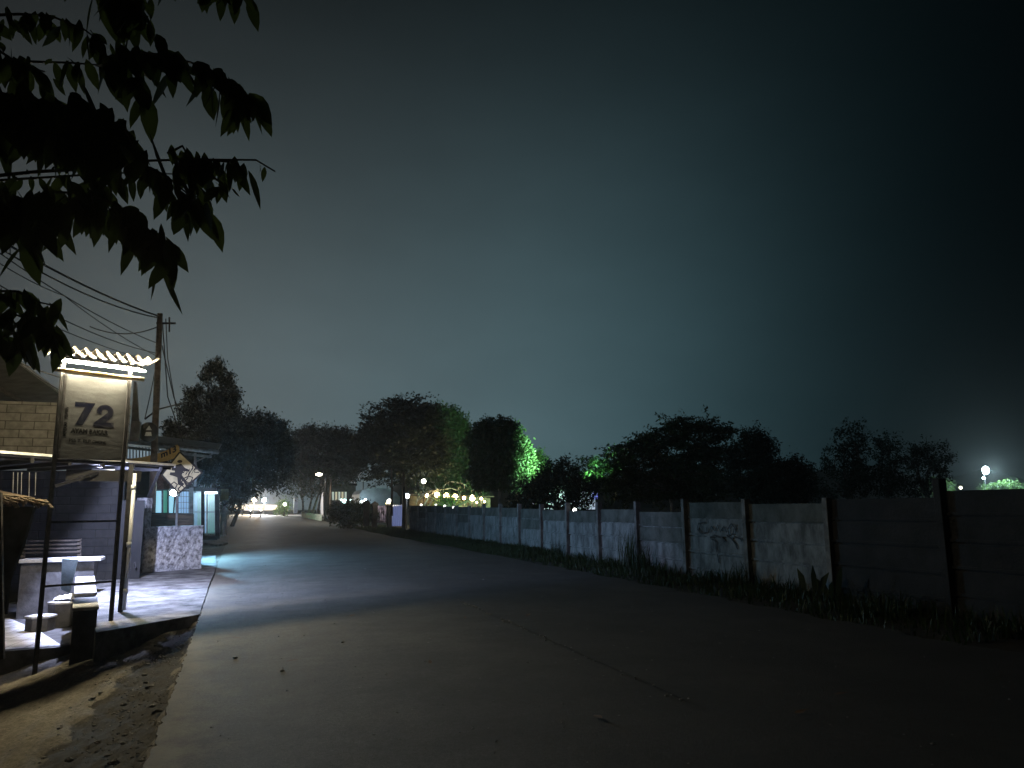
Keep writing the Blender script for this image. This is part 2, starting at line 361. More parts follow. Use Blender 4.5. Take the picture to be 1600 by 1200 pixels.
ma_ = nt_.nodes.new('ShaderNodeMath'); ma_.operation = 'MULTIPLY_ADD'; nt_.links.new(nn_.outputs['Fac'], ma_.inputs[0]); ma_.inputs[1].default_value = -1.5; nt_.links.new(av.outputs['Fac'], ma_.inputs[2])
mr_ = nt_.nodes.new('ShaderNodeMapRange'); mr_.inputs[1].default_value = -.25; mr_.inputs[2].default_value = .05; nt_.links.new(ma_.outputs[0], mr_.inputs[0])
mx_ = nt_.nodes.new('ShaderNodeMix'); mx_.data_type = 'RGBA'; nt_.links.new(mr_.outputs[0], mx_.inputs[0])
src = b_.inputs['Base Color'].links[0].from_socket; nt_.links.new(src, mx_.inputs[6]); mx_.inputs[7].default_value = (.03,.028,.024,1)
sp_n = nt_.nodes.new('ShaderNodeTexNoise'); sp_n.inputs['Scale'].default_value = 26; sp_n.inputs['Detail'].default_value = 8; sp_n.inputs['Roughness'].default_value = .8; nt_.links.new(gm_.outputs['Position'], sp_n.inputs['Vector'])
sq_ = nt_.nodes.new('ShaderNodeMapRange'); sq_.inputs[1].default_value = .35; sq_.inputs[2].default_value = .65; sq_.inputs[3].default_value = .45; sq_.inputs[4].default_value = 1.35; nt_.links.new(sp_n.outputs['Fac'], sq_.inputs[0])
ml_ = nt_.nodes.new('ShaderNodeMix'); ml_.data_type = 'RGBA'; ml_.blend_type = 'MULTIPLY'; ml_.inputs[0].default_value = 1; nt_.links.new(mx_.outputs[2], ml_.inputs[6]); nt_.links.new(sq_.outputs[0], ml_.inputs[7]); nt_.links.new(ml_.outputs[2], b_.inputs['Base Color'])
tag(link('ground', me, MT['soil'], smooth=True), kind='structure')

mb = MB(); yy = list(np.arange(-8, 3, .35))+list(np.arange(3, 14, .06))+list(np.arange(14, 20, .3))+list(np.arange(20, 60, 1.5))+list(np.arange(60, 160, 4))
rows = []
for y in yy:
    a, b = left_edge(y), right_edge(y)
    jag = noise2(y*2.3, 1)*.014 + max(0, noise2(y*7, 4))*.03
    rows.append([(a+jag, y)]+[(a+(b-a)*t, y) for t in np.linspace(.03,.97,14)]+[(b+noise2(y*1.1, 3)*.15, y)])
n = len(rows[0]); vv_ = [(x, y, g(y)+.02*math.sin(math.pi*i/(n-1))) for r in rows for i, (x, y) in enumerate(r)]
mb.add(vv_, [(j*n+i, j*n+i+1, (j+1)*n+i+1, (j+1)*n+i) for j in range(len(rows)-1) for i in range(n-1)])
ba = len(mb.v); mb.add([(r[0][0]-.01, r[0][1], g(r[0][1])-.14) for r in rows], [])
mb.f += [(j*n, (j+1)*n, ba+j+1, ba+j) for j in range(len(rows)-1)]
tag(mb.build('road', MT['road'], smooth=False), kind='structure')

# crack and joints cast in the road
mb = MB(); a, b = on_z(715,937,.02), on_z(1087,1102,.02); pts = []
for i in range(60):
    t = i/59; p = a.lerp(b, t); p.x += noise2(t*40, 2)*.02; pts.append(p)
mb.ribbon(pts, [.006+.02*abs(math.sin(i*1.9))*abs(math.sin(i*.37)) for i in range(60)], (0,0,1), .005)
o = mb.build('road_crack', MT['black']); tag(o, kind='structure')
mb = MB()
for i in range(70):
    p = a.lerp(b, random.random()); mb.sphere(p+Vector((random.gauss(0,.03), random.gauss(0,.03), .004)), random.uniform(.006,.018), 5, 3, (1,1,.6))
for i in range(420):
    x, y = random.uniform(-.6, 7.5)*random.random()**.4, random.uniform(3, 24)
    if x < left_edge(y): continue
    mb.sphere((x, y, g(y)+.018), random.uniform(.004,.011)*(2.2 if random.random() < .06 else 1), 5, 3, (1.3,1,.6))
tag(mb.build('road_crumbs', MT['slab']), kind='stuff', label='crumbled concrete bits and grit lying on the road and along its crack', cat='rubble')
# loose stones on the broken ground
mb = MB()
for i in range(700):
    y = random.uniform(4.5, 12.3); e = abs(random.gauss(0,.55)); x = left_edge(y)-e
    if y > slab_front(x)-.05: continue
    r = random.uniform(.003,.012)*(2 if random.random() < .05 else 1)
    mb.sphere((x, y, H(x, y)+r*.2), r, 5, 3, (1.3,1,.6))
for i in range(26):
    y = random.uniform(5.0, 12.2); x = left_edge(y)-random.uniform(.02,.9)
    if y > slab_front(x)-.1: continue
    r = random.uniform(.012,.03); k0 = len(mb.v); mb.sphere((x, y, H(x, y)+r*.1), r, 7, 5, (1.4,1,.55))
    for q in range(k0, len(mb.v)): mb.v[q] = (mb.v[q][0]+random.gauss(0,r*.12), mb.v[q][1]+random.gauss(0,r*.12), mb.v[q][2]+random.gauss(0,r*.1))
tag(mb.build('gravel', MT['slab']), kind='stuff', label='loose gravel scattered on the broken ground beside the road', cat='gravel')

for k in range(16):
    y = random.uniform(4, 16); x = random.uniform(left_edge(y)+.1, 5.5); a = random.uniform(0, 6.28); l = random.uniform(.05,.1)
    d = Vector((math.cos(a), math.sin(a), 0)); n_ = Vector((-d.y, d.x, 0)); c = Vector((x, y, g(y)+.03))
    o = MB().add([c-d*l, c-d*l*.2+n_*l*.35+Vector((0,0,.012)), c+d*l+Vector((0,0,.02)), c-d*l*.2-n_*l*.35+Vector((0,0,.008))], [(0,1,2),(0,2,3)]).build('dry_leaf', MT['wood'])
    tag(o, 'small dry brown leaf fallen on the concrete road', 'leaf', 'dry leaves fallen on the road')
# verge grass
mb = []; 
def blades(n, fx, hmin, hmax, name, m, label, w=.012, kind='stuff', lean=.35):
    v = np.zeros((n*5, 3)); f = []
    for i in range(n):
        x, y, hh = fx(); z = H(x, y); h_ = random.uniform(hmin, hmax)*hh; a = random.uniform(0, 6.283); ww = w*random.uniform(.7,1.4)
        dx, dy = math.cos(a), math.sin(a); lx, ly = random.gauss(0,lean)*h_, random.gauss(0,lean)*h_
        v[i*5] = (x-dx*ww, y-dy*ww, z-.02); v[i*5+1] = (x+dx*ww, y+dy*ww, z-.02)
        v[i*5+2] = (x-dx*ww*.7+lx*.4, y-dy*ww*.7+ly*.4, z+h_*.6); v[i*5+3] = (x+dx*ww*.7+lx*.4, y+dy*ww*.7+ly*.4, z+h_*.6)
        v[i*5+4] = (x+lx, y+ly, z+h_*(1-.3*min(1, math.hypot(lx, ly)/h_)))
        f += [(i*5, i*5+1, i*5+3, i*5+2), (i*5+2, i*5+3, i*5+4)]
    me = bpy.data.meshes.new(name); me.from_pydata(v.tolist(), [], f)
    o = link(name, me, m); tag(o, label, 'grass', kind=kind); return o
def vg():
    y = 7+53*random.random()
    while y < 24 and random.random() > .25+.75*max(0, noise2(y*.8, 2)): y = 7+53*random.random()
    rx = right_edge(y)
    x = rx + (10.0-rx)*random.random()**.8
    return x, y, .35+.9*max(0,(x-rx)/(10-rx))*(.6+.5*abs(noise2(x*.7, y*.5)))
blades(32000, vg, .08, .38, 'grass', MT['grass'], 'rough grass along the foot of the concrete wall')

# ------------------------------------------------------------------ yard slab, terrace
EPS = .006
pl = [on_z(312,961), on_z(150,990), on_z(128,905), on_z(205,893), Vector((-3.1,22,0)), Vector((-3.2,30,0)), Vector((-1.25,30,0))]
edge = [Vector((left_edge(y)-.015+noise2(y*2.3,1)*.02, y, 0)) for y in (24,21,18,16,14.5,13.3)]
poly = [Vector((p.x, p.y, .012)) for p in pl+edge]
tag(MB().prism(poly, (0,0,-.95)).build('yard_slab', MT['slab']), kind='structure')
TZ = -.42
tp = [on_z(-160,1030,TZ), on_z(125,1009,TZ), on_z(118,912,TZ), Vector((-4.4,20.4,TZ)), Vector((-14,20.4,TZ)), Vector((-14,11,TZ))]
tag(MB().prism(tp, (0,0,-.6)).build('terrace_floor', MT['floor']), kind='structure')
tq = [on_z(-120,1024,TZ+.006), on_z(96,1008,TZ+.006), on_z(60,985,TZ+.006), on_z(15,966,TZ+.006), on_z(-120,966,TZ+.006)]
tag(MB().add(tq, [(0,1,2,3,4)]).build('lit_tile_patch', MT['tile']), kind='structure')  # white tile only where lamp light pools; the pool is in the colour

# low wall blocks
a0, a1 = on_z(134,953,.28), on_z(131,877,.28)
bd = (a1-a0); bd.z = 0; LL = bd.length; bd.normalize(); bn = Vector((bd.y,-bd.x,0))
t = thing('concrete_block', a0+bd*.8-Vector((0,0,.28)), 'nearest long grey block of the low wall between terrace and ramp', 'concrete block', 'blocks of the low terrace wall')
c = a0+bd*.8
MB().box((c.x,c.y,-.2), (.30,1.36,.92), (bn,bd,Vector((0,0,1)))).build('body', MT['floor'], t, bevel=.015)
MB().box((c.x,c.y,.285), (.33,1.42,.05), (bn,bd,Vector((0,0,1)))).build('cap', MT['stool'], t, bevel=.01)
for i, (k, lab) in enumerate(((1.75,'second block of the low terrace wall, behind the nearest block'), (3.5,'third block of the low terrace wall, crossed by the sign\'s lower rung'), (5.25,'farthest block of the low terrace wall, beside the pale blue board'))):
    o = copy_tree(t, t.location+bd*k+Vector((0,0,.03*(i+1)))); o['label'] = lab

# hexagonal stools
def stool(px, py, r, h, label):
    p = on_z(px, py, TZ); t = thing('hexagonal_stool', p, label, 'stool', 'hexagonal stools on the terrace')
    hexa = lambda r_, z: [Vector((p.x+r_*math.cos(R(60*k+10)), p.y+r_*math.sin(R(60*k+10)), z)) for k in range(6)]
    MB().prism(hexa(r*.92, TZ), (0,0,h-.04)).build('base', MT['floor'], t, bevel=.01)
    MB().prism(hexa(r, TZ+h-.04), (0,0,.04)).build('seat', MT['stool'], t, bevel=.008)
    return p
ps = stool(96,978,.26,.44,'taller hexagonal concrete stool with white paper lying on top')
stool(62,985,.25,.26,'shorter hexagonal concrete stool in front of the taller one')
mb = MB(); nn = 9
gv = [(ps.x-.16+.32*i/(nn-1), ps.y-.05+.34*j/(nn-1), TZ+.455+.05*abs(noise2(i*.9, j*.8))+.05*(j/(nn-1))) for j in range(nn) for i in range(nn)]
mb.add(gv, [(j*nn+i, j*nn+i+1, (j+1)*nn+i+1, (j+1)*nn+i) for j in range(nn-1) for i in range(nn-1)])
o = mb.build('crumpled_paper', MT['paper'], smooth=True); tag(o, 'crumpled white paper lying on the taller stool', 'paper')
sm = o.modifiers.new('s','SOLIDIFY'); sm.thickness = .004

# bench and leaning board at the back of the terrace
Yb = 17.2
b0, b1 = at_y(30,874,Yb), at_y(158,871,Yb)
t = thing('masonry_bench', Vector(((b0.x+b1.x)/2, Yb+.2, TZ)), 'long dark masonry bench across the back of the terrace', 'bench')
MB().box(((b0.x+b1.x)/2, Yb+.22, b0.z-.04), (b1.x-b0.x, .5, .07)).build('seat_slab', MT['stool'], t, bevel=.01)
MB().box(((b0.x+b1.x)/2-.05, Yb+.26, (b0.z-.08+TZ)/2), (b1.x-b0.x-.15, .4, b0.z-.08-TZ)).build('base', MT['floor'], t)
q = [at_y(97,873,16.1), at_y(122,874,16.3), at_d(109,927,15.0), at_d(95,921,14.9)]
o = MB().prism(q, (.0,.03,.01)).build('leaning_board', MT['blue']); tag(o, 'pale blue painted board leaning against the bench end', 'board')

# ------------------------------------------------------------------ sign on its frame
dL = 10.8; dR = dL*1.066
TLp, TRp = at_d(101,556,dL), at_d(205,571,dR)
U = TRp-TLp; U.z = 0; SW = U.length; U.normalize(); ND = Vector((U.y,-U.x,0))   # ND faces the camera
if ND.dot(-CAM+TLp) > 0: ND = -ND
P0 = Vector((TLp.x, TLp.y, 0)); ZT = (TLp.z+TRp.z)/2
def SP(u, z, n=0): return P0+U*(u*SW)+Vector((0,0,z))+ND*n
zb = at_d(140,718,11.1).z; ztop = at_d(150,589,11.1).z
sign = thing('restaurant_sign', SP(.5,-.1), 'tall grey 72 grilled chicken signboard on a steel frame under a tube lamp', 'sign')
for u, zb_ in ((0,-.62),(1,-.0)):
    MB().bar(SP(u,zb_,-.03), SP(u,ZT,-.03), .05, .05, U).build('leg', MT['steel'], sign)
MB().bar(SP(0,ZT-.03,-.03), SP(1,ZT-.03,-.03), .035).build('crossbar', MT['steel'], sign)
MB().bar(SP(0,zb-.03,-.03), SP(1,zb-.03,-.03), .04).build('crossbar', MT['steel'], sign)
zr1, zr2 = at_d(130,815,11.1).z, at_d(120,913,11.1).z
for z in (zr1, zr2):
    MB().bar(SP(.02,z,-.03), SP(.98,z,-.03), .03).build('rung', MT['steel'], sign)
brd = MB().box(SP(.5,(zb+ztop)/2,.01), (SW*.97, .025, ztop-zb), (U, ND, Vector((0,0,1)))).build('board', MT['board'], sign)
for u in (.03,.97): MB().bar(SP(u,zb-.005,.025), SP(u,ztop,.025), .04, .03, U).build('board_frame', MT['steel'], sign)
BH = ztop-zb
def put(vsfs, u, t, name, m, rot=0, par=None, n=.0235):
    vs, fs = vsfs; mb = MB(); ca, sa = math.cos(rot), math.sin(rot)
    o = SP(u, ztop-t*BH, n)
    mb.add([o+U*(x*ca-y*sa)+Vector((0,0,1))*(x*sa+y*ca)+ND*(z*.03) for x, y, z in vs], fs)
    return mb.build(name, m, par or brd)
# numerals as solid shapes
def flat(poly): 
    n = len(poly); return [(x,y,0) for x,y in poly]+[(x,y,.01) for x,y in poly], [tuple(range(n-1,-1,-1)), tuple(range(n,2*n))]+[(i,(i+1)%n,n+(i+1)%n,n+i) for i in range(n)]
nh = .275*BH
k7 = [(0,1),(0,.79),(.40,.79),(.075,0),(.365,0),(.80,.985),(.80,1)]
put(flat([(x*nh*1.0, y*nh) for x, y in k7]), .20, .595, 'numeral', MT['navy'])
cx, cy, ro, ri = .44,.66,.335,.10
arc = [(cx+ro*1.12*math.cos(R(a)), cy+ro*math.sin(R(a))) for a in range(172,-41,-12)]
inn = [(cx+ri*1.25*math.cos(R(a)), cy+ri*math.sin(R(a))+.02) for a in range(-32,173,14)]
lx, ly = arc[-1]
k2o = arc+[(.50,.215),(.86,.215),(.86,0),(-.02,0),(-.02,.15)]
k2 = k2o+[(inn[0][0]-.02, inn[0][1])]+inn[1:]+[(cx-ri*1.25-.0, cy-.07),(cx-.17,cy-.105),(cx-ro*1.0,cy-.08)]
put(flat([(x*nh*.95, y*nh) for x, y in k2]), .495, .60, 'numeral', MT['navy'])
put(text_mesh('AYAM BAKAR', .55*SW, .045, .058*BH), .17, .695, 'lettering', MT['ink'])
put(text_mesh('PSS T. PLP', .31*SW, .03, .04*BH), .16, .80, 'lettering', MT['ink'])
put(text_mesh('CIMONE', .20*SW, .03, .036*BH), .495, .803, 'lettering', MT['ink'])
put(text_mesh('MENERIMA', .17*BH, .02, .048*SW), .115, .735, 'lettering', MT['ink'], rot=R(90))
put(text_mesh('PESANAN', .135*BH, .02, .048*SW), .115, .53, 'lettering', MT['ink'], rot=R(90))
# corrugated rain cover
cor = MB(); nu, nv = 110, 6; zc = ZT+.02
uu0, uu1 = -.30, 1.36
gv = []
for j in range(nv):
    for i in range(nu):
        u = uu0+(uu1-uu0)*i/(nu-1)
        gv.append(SP(u, zc+.075+.034*math.sin(i/(nu-1)*2*math.pi*10.5)-.05*(j/(nv-1)-.3), .24-.5*j/(nv-1)))
cor.add(gv, [(j*nu+i, j*nu+i+1, (j+1)*nu+i+1, (j+1)*nu+i) for j in range(nv-1) for i in range(nu-1)])
o = cor.build('rain_cover', MT['zinc'], sign, smooth=True); sm = o.modifiers.new('s','SOLIDIFY'); sm.thickness = .008
ztube = at_d(160,571,11.1).z
fx = MB().tube([SP(-.17,ztube-.145,.116), SP(1.17,ztube-.145,.116)], .033, 12).build('spare_tube', leafmat('milky_glass',(.5,.46,.32),.35), sign, smooth=True)
MB().box(SP(.5,ztube+.055,.07), (SW*1.30,.04,.03), (U,ND,Vector((0,0,1)))).bar(SP(0,ztube+.02,.0),SP(0,ztube+.02,.07),.02).bar(SP(1,ztube+.02,.0),SP(1,ztube+.02,.07),.02).build('lamp_bracket', MT['steel'], sign)
TUBE_W = emit('warm_tube_glow', (1,.84,.53), 2300)
tb = MB().tube([SP(-.16,ztube,.07), SP(1.20,ztube,.07)], .012, 10).build('fluorescent_tube', TUBE_W, sign)

# ------------------------------------------------------------------ canopy in front of the stall
zc = 2.62
cA, cB = on_z(-130,697,zc), on_z(272,727,zc)
cB2 = cB+Vector((-1.2,4.0,0)); 
cdir = (cB-cA).normalized(); cn = Vector((cdir.y,-cdir.x,0))
can = thing('stall_canopy', Vector((cB.x-.8, cB.y, 0)), 'flat dark canopy roof with a lit pale edge behind the 72 sign', 'canopy')
roofpoly = [cA, cB, Vector((-2.9,20.3,zc+.1)), Vector((-9,20.3,zc+.1))]
MB().prism([p+Vector((0,0,-.05)) for p in roofpoly], (0,0,.035)).build('roof_sheet', MT['roofdark'], can)
e0, e1 = at_d(-130,726,12.2), None
MB().bar(cA+Vector((0,0,-.07))-cn*.09, cB+Vector((0,0,-.07))-cn*.09, .04, .05, (0,0,1)).build('fascia', MT['black'], can)
MB().bar(cA+cn*.02+Vector((0,0,.005)), cB+cn*.02+Vector((0,0,.005)), .05, .045).build('edge_trim', MT['white'], can)
jn = MB()
for k in range(7):
    q0 = cA.lerp(cB, (k+.5)/7)+Vector((0,0,-.1))
    q1 = roofpoly[3].lerp(roofpoly[2], (k+.5)/7)+Vector((0,0,-.1))
    jn.bar(q0, q1, .05, .08)
jn.build('rafter', MT['black'], can)
# post with pipe, brace
pp = on_z(188,957,0.0)
MB().bar(Vector((pp.x,pp.y,-.05)), Vector((pp.x,pp.y,zc-.2)), .07).build('post', MT['steel'], can)
pb = at_d(232,775,17.5); pc = cB+Vector((-.3,.2,-.1))
MB().bar(pb, pc, .05).build('brace', MT['steel'], can)
p1 = at_d(85,760,13.6); MB().bar(p1, p1+Vector((.6,.55,.28)), .05).build('brace', MT['steel'], can)
pv = thing('drain_pipe', on_z(190,936,0), 'white plastic drain pipe running down the dark canopy post', 'pipe')
pts = [Vector((pp.x,pp.y,0))+Vector((.055,-.04,.04)), Vector((pp.x,pp.y,0))+Vector((.065,-.04,.9)), Vector((pp.x,pp.y,0))+Vector((.07,-.04,zc-.35))]
MB().tube(pts, .03, 10).build('pipe_run', MT['pvc'], pv, smooth=True)
for z in (.3,1.05,2.0): MB().tube([pts[0]+Vector((.005,0,z-.04)), pts[0]+Vector((.005,0,z+.04))], .038, 10).build('coupling', MT['pvc'], pv, smooth=True)
# cool tube under the canopy
tl = at_d(160,752,14.6)
lampc = thing('tube_lamp', tl, 'cool white fluorescent lamp hanging under the dark canopy', 'lamp')
tdir = Vector((.954,.30,.0)).normalized(); tl.z = zc-.24
TUBE_C = emit('cool_tube_glow', (.58,.65,1.0), 800)
MB().tube([tl-tdir*.16, tl+tdir*.16], .03, 10).build('fluorescent_tube', TUBE_C, lampc)
MB().box(tl+Vector((0,0,.06)), (.06,.4,.05), (Vector((tdir.y,-tdir.x,0)), tdir, Vector((0,0,1)))).build('housing', MT['white'], lampc)
fd = Vector((.30,-.954,0)); fs2 = Vector((.954,.30,0))
MB().box(tl+fd*.2+Vector((0,0,-.055)), (.012,1.3,.215), (fd,fs2,Vector((0,0,1)))).build('added_cutoff_plate', MT['black'], lampc)  # added plate, cuts the tube's cool light short of the near road

lamp('canopy_light', 'SPOT', tl+Vector((.02,0,-.05)), 1800, (.58,.65,1.0), lampc, shadow_soft_size=.035, spot_size=R(168), spot_blend=.12, target=tl+Vector((1,.32,-.72)))

# stall building : block wall facing the camera, roof overhang
Yw = 20.5
st = thing('stall_building', Vector((-6, Yw, 0)), 'pale block-built stall with a sagging tin roof behind the 72 sign', 'building')
xr = at_y(198,700,Yw).x; zt = at_y(60,628,Yw).z
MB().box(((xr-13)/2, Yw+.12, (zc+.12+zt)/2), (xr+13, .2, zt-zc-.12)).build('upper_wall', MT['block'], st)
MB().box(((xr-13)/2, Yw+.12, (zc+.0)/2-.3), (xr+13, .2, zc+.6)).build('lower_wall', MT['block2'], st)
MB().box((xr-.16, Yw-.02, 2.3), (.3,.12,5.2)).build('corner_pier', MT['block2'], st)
MB().box((at_y(172,800,Yw).x+.38, Yw-.01, .95), (.75,.07,1.9)).build('doorway', MT['black'], st)  # black sheet for the unlit opening, its darkness painted on
ev = [at_d(-140,470,11.2), at_d(-8,553,13.9), at_d(98,613,18.4)]
zz = ev[2].z
r1, r2 = Vector((-4.75,14.5,zz+.15)), Vector((-4.75,22.2,zz-.1))
rp = [r1, r2, r2+Vector((-5,0,-.9)), r1+Vector((-5,0,-.9))]
MB().prism(rp, (0,0,.05)).build('roof_sheet', MT['roofdark'], st)
MB().bar(r1+Vector((.03,0,.03)), r2+Vector((.03,0,.03)), .04, .06).build('gutter', MT['grey'], st)
bmz = MB()
for k in (.8,1.9,3.2): bmz.bar(r1+Vector((-k,0,-.08-k*.18)), r2+Vector((-k,0,-.08-k*.18)), .06, .09)
bmz.build('purlin', MT['darkwood'], st)
# small chimney-like board and rooftop bits right of the sign
q0, q1 = at_y(205,658,24), at_y(217,690,24)
o = MB().box(((q0.x+q1.x)/2, 24.1, (q0.z+q1.z)/2), (q1.x-q0.x, .3, q0.z-q1.z)).build('roof_tank', MT['postcon']); tag(o, 'small grey box tank on the roof right of the sign', 'tank')
q0, q1 = at_y(206,596,25), at_y(215,656,25)
o = MB().prism([at_y(209,596,25), at_y(213,596,25), at_y(217,658,25), at_y(205,658,25)], (0,.15,0)).build('roof_vent', MT['tarp']); tag(o, 'narrow dark tapered vent rising beside the sign', 'vent')

hp = [on_z(204,893,.06), on_z(212,886,.3), at_d(209,868,18.6), at_d(206,845,18.7), at_d(203,820,18.7)]
o = MB().tube(hp, .022, 6).build('hose', MT['tarp'], smooth=True); tag(o, 'dark hose hanging against the doorway beside the rough pillar', 'hose')
o = MB().sphere(on_z(202,896,.12)+Vector((0,.1,0)), .15, 10, 6, (1.5,1,.6)).build('sack', MT['tarp'], smooth=True); tag(o, 'small dark sack lying at the foot of the doorway', 'sack')
t = thing('slatted_bench', at_y(80,870,18.6), 'dark slatted bench back behind the masonry bench', 'bench')
for k in range(4): MB().bar(at_y(34,846+6*k,18.6), at_y(126,844+6*k,18.6), .08, .03).build('slat', MT['darkwood'], t)
for x in (36,124): MB().bar(at_y(x,842,18.65), at_y(x,880,18.65), .07).build('leg', MT['darkwood'], t)

# ------------------------------------------------------------------ thatched awning at the left edge
aw = thing('awning', on_z(-60,1000,TZ), 'ragged thatch awning with a dark tarp hanging at the left edge', 'awning')
A0, A1 = at_d(-120,771,8.2), at_d(66,785,9.4)
th_ = MB()
for i in range(46):
    p = A0.lerp(A1, i/45); w_ = .03+.03*random.random()
    th_.bar(p+Vector((random.gauss(0,.02),random.gauss(0,.03),.03)), p+Vector((random.gauss(.1,.08), -.05+random.gauss(0,.03), -.02-abs(random.gauss(0,.035)))), w_, .02)
th_.bar(A0+Vector((0,.05,.02)), A1+Vector((-.2,.05,.01)), .05, .03)
th_.prism([A0+Vector((0,.08,.02)), A1+Vector((-.1,.08,.02)), A1+Vector((-1.2,1.0,.25)), A0+Vector((-1.0,1.0,.25))], (0,0,.04))
th_.build('thatch', MT['thatch'], aw)
tq = [at_d(-60,790,9.3), at_d(53,792,9.3), at_d(36,850,9.3), at_d(14,905,9.3), at_d(8,960,9.3), at_d(-60,960,9.3)]
MB().prism(tq, (.02,.03,0)).build('hanging_tarp', MT['tarp'], aw)
MB().bar(at_d(-3,770,8.6), at_d(1,1030,8.6), .07).build('post', MT['darkwood'], aw)
for k, px in enumerate((20,27,33,45,55)):
    o = MB().tube([at_d(px+1,738,12.8), at_d(px,774+(k % 2)*2,12.8)], .006, 5).build('hanging_cord', MT['grey'])
    tag(o, 'thin cord hanging under the canopy above the thatch awning', 'cord', 'cords hanging under the canopy')

# ------------------------------------------------------------------ rough plaster wall
w0, w1 = on_z(222,896), on_z(314,889)
wd = (w1-w0).normalized(); wn = Vector((wd.y,-wd.x,0)); wh = at_y(268,822,(w0.y+w1.y)/2).z
rw = thing('rough_wall', (w0+w1)/2, 'low wall of coarse grey plaster beside the road', 'wall')
def roughbox(name, a, b, h, th_, parent, nu=40, nv=24, amp=.012):
    mb = MB(); d = (b-a).normalized(); nrm = Vector((d.y,-d.x,0)); 
    gv = [a.lerp(b, i/(nu-1))+Vector((0,0,-.15+(h+.15)*j/(nv-1)))+nrm*(noise2(i*1.1,j*1.3)*amp+random.gauss(0,amp*.4)) for j in range(nv) for i in range(nu)]
    f_ = [(j*nu+i, j*nu+i+1, (j+1)*nu+i+1, (j+1)*nu+i) for j in range(nv-1) for i in range(nu-1)]
    n0 = len(gv); top = [gv[(nv-1)*nu+i]-nrm*th_ for i in range(nu)]
    f_ += [((nv-1)*nu+i, (nv-1)*nu+i+1, n0+i+1, n0+i) for i in range(nu-1)]
    n1 = n0+nu; bk = [gv[j*nu+(nu-1)]-nrm*th_ for j in range(nv)]; f_ += [(j*nu+nu-1, n1+j, n1+j+1, (j+1)*nu+nu-1) for j in range(nv-1)]
    n2 = n1+nv; lk = [gv[j*nu]-nrm*th_ for j in range(nv)]; f_ += [(n2+j, j*nu, (j+1)*nu, n2+j+1) for j in range(nv-1)]
    mb.add(gv+top+bk+lk, f_); mb.f.append((n2, n2+nv-1, n1+nv-1, n1))
    return mb.build(name, MT['rough'], parent)
roughbox('wall_body', w0, w1, wh, .18, rw)
g0, g1 = on_z(206,896), on_z(221.5,896); gh = at_y(214,778,g0.y).z
roughbox('pillar', g0-wn*.0, g1, gh, .25, rw, 12, 40)

# ------------------------------------------------------------------ neighbouring shop
Ys = 35.0
sh = thing('shop', Vector((-4.5, Ys, .1)), 'small shop glowing cyan behind its window with a grey metal eave', 'shop')
def panel(pxs, Y, name, m, parent, th_=.08, **k):
    return MB().prism([at_y(x, y, Y) for x, y in pxs], (0, th_, 0)).build(name, m, parent, **k)
GL_C = emit('cyan_lit_glass', (.36,.78,1.0), .8); GL_B = emit('blue_lit_glass', (.26,.55,.95), .5); GL_G = emit('green_lit_glass', (.06,.50,.36), .38)
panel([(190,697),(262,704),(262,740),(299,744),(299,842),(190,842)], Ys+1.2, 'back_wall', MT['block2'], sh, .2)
for (a, b_, y0, y1, m) in ((240,253,767,803,GL_C),(254.5,262,766,803,GL_G),(263,274,766,803,GL_C),(279,298,768,803,GL_B)):
    panel([(a,y0),(b_,y0),(b_,y1),(a,y1)], Ys, 'window_pane', m, sh, .03)
wf = MB()
for x in (239,253.7,262.5,276,299): wf.bar(at_y(x,764,Ys-.04), at_y(x,806,Ys-.04), .07)
for x0, x1, y in ((239,299,765),(239,299,804)): wf.bar(at_y(x0,y,Ys-.04), at_y(x1,y,Ys-.04), .07)
for x in (283,287,291,295): wf.bar(at_y(x,768,Ys-.03), at_y(x,803,Ys-.03), .018)
for y in (776,785,794): wf.bar(at_y(279,y,Ys-.03), at_y(298,y,Ys-.03), .018)
wf.build('window_frame', MT['grey'], sh)
panel([(240,740),(278,745),(282,765),(240,764)], Ys-1, 'brick_panel', mat('red_brick_panel',(.30,.17,.13),.9,.3,8), sh, .15)
panel([(196,697),(252,702),(252,718),(196,716)], Ys+.6, 'upper_cladding', emit('cladding_glow',(.65,.85,1.0),.28), sh, .05)  # cool light falling on the cladding, given as its own glow
cl_ = MB()
for x in range(198,252,5): cl_.bar(at_y(x,698,Ys+.56), at_y(x,717,Ys+.56), .05)
cl_.build('cladding_rib', MT['grey'], sh)
e0, e1 = at_y(186,686,34.0), at_y(341,704,36.5)
MB().prism([e0,e1,e1+Vector((0,3,.5)),e0+Vector((0,3,.5))], (0,0,.06)).build('eave_roof', MT['grey'], sh)
MB().tube([e0+Vector((0,-.05,-.05)), e1+Vector((0,-.05,-.08))], .1, 8).bar(e0+Vector((0,.2,-.3)), e1+Vector((-.3,.2,-.28)), .1).build('gutter', MT['grey'], sh)
MB().bar(at_y(305,722,36), at_y(337,707,36.3), .05).bar(at_y(305,708,36), at_y(305,770,36), .1).bar(at_y(299,762,Ys-.1), at_y(299,845,Ys-.1), .16).build('bracket', MT['grey'], sh)
panel([(300,760),(338,762),(338,768),(300,767)], 35.6, 'gate_lintel', MT['steel'], sh, .5)
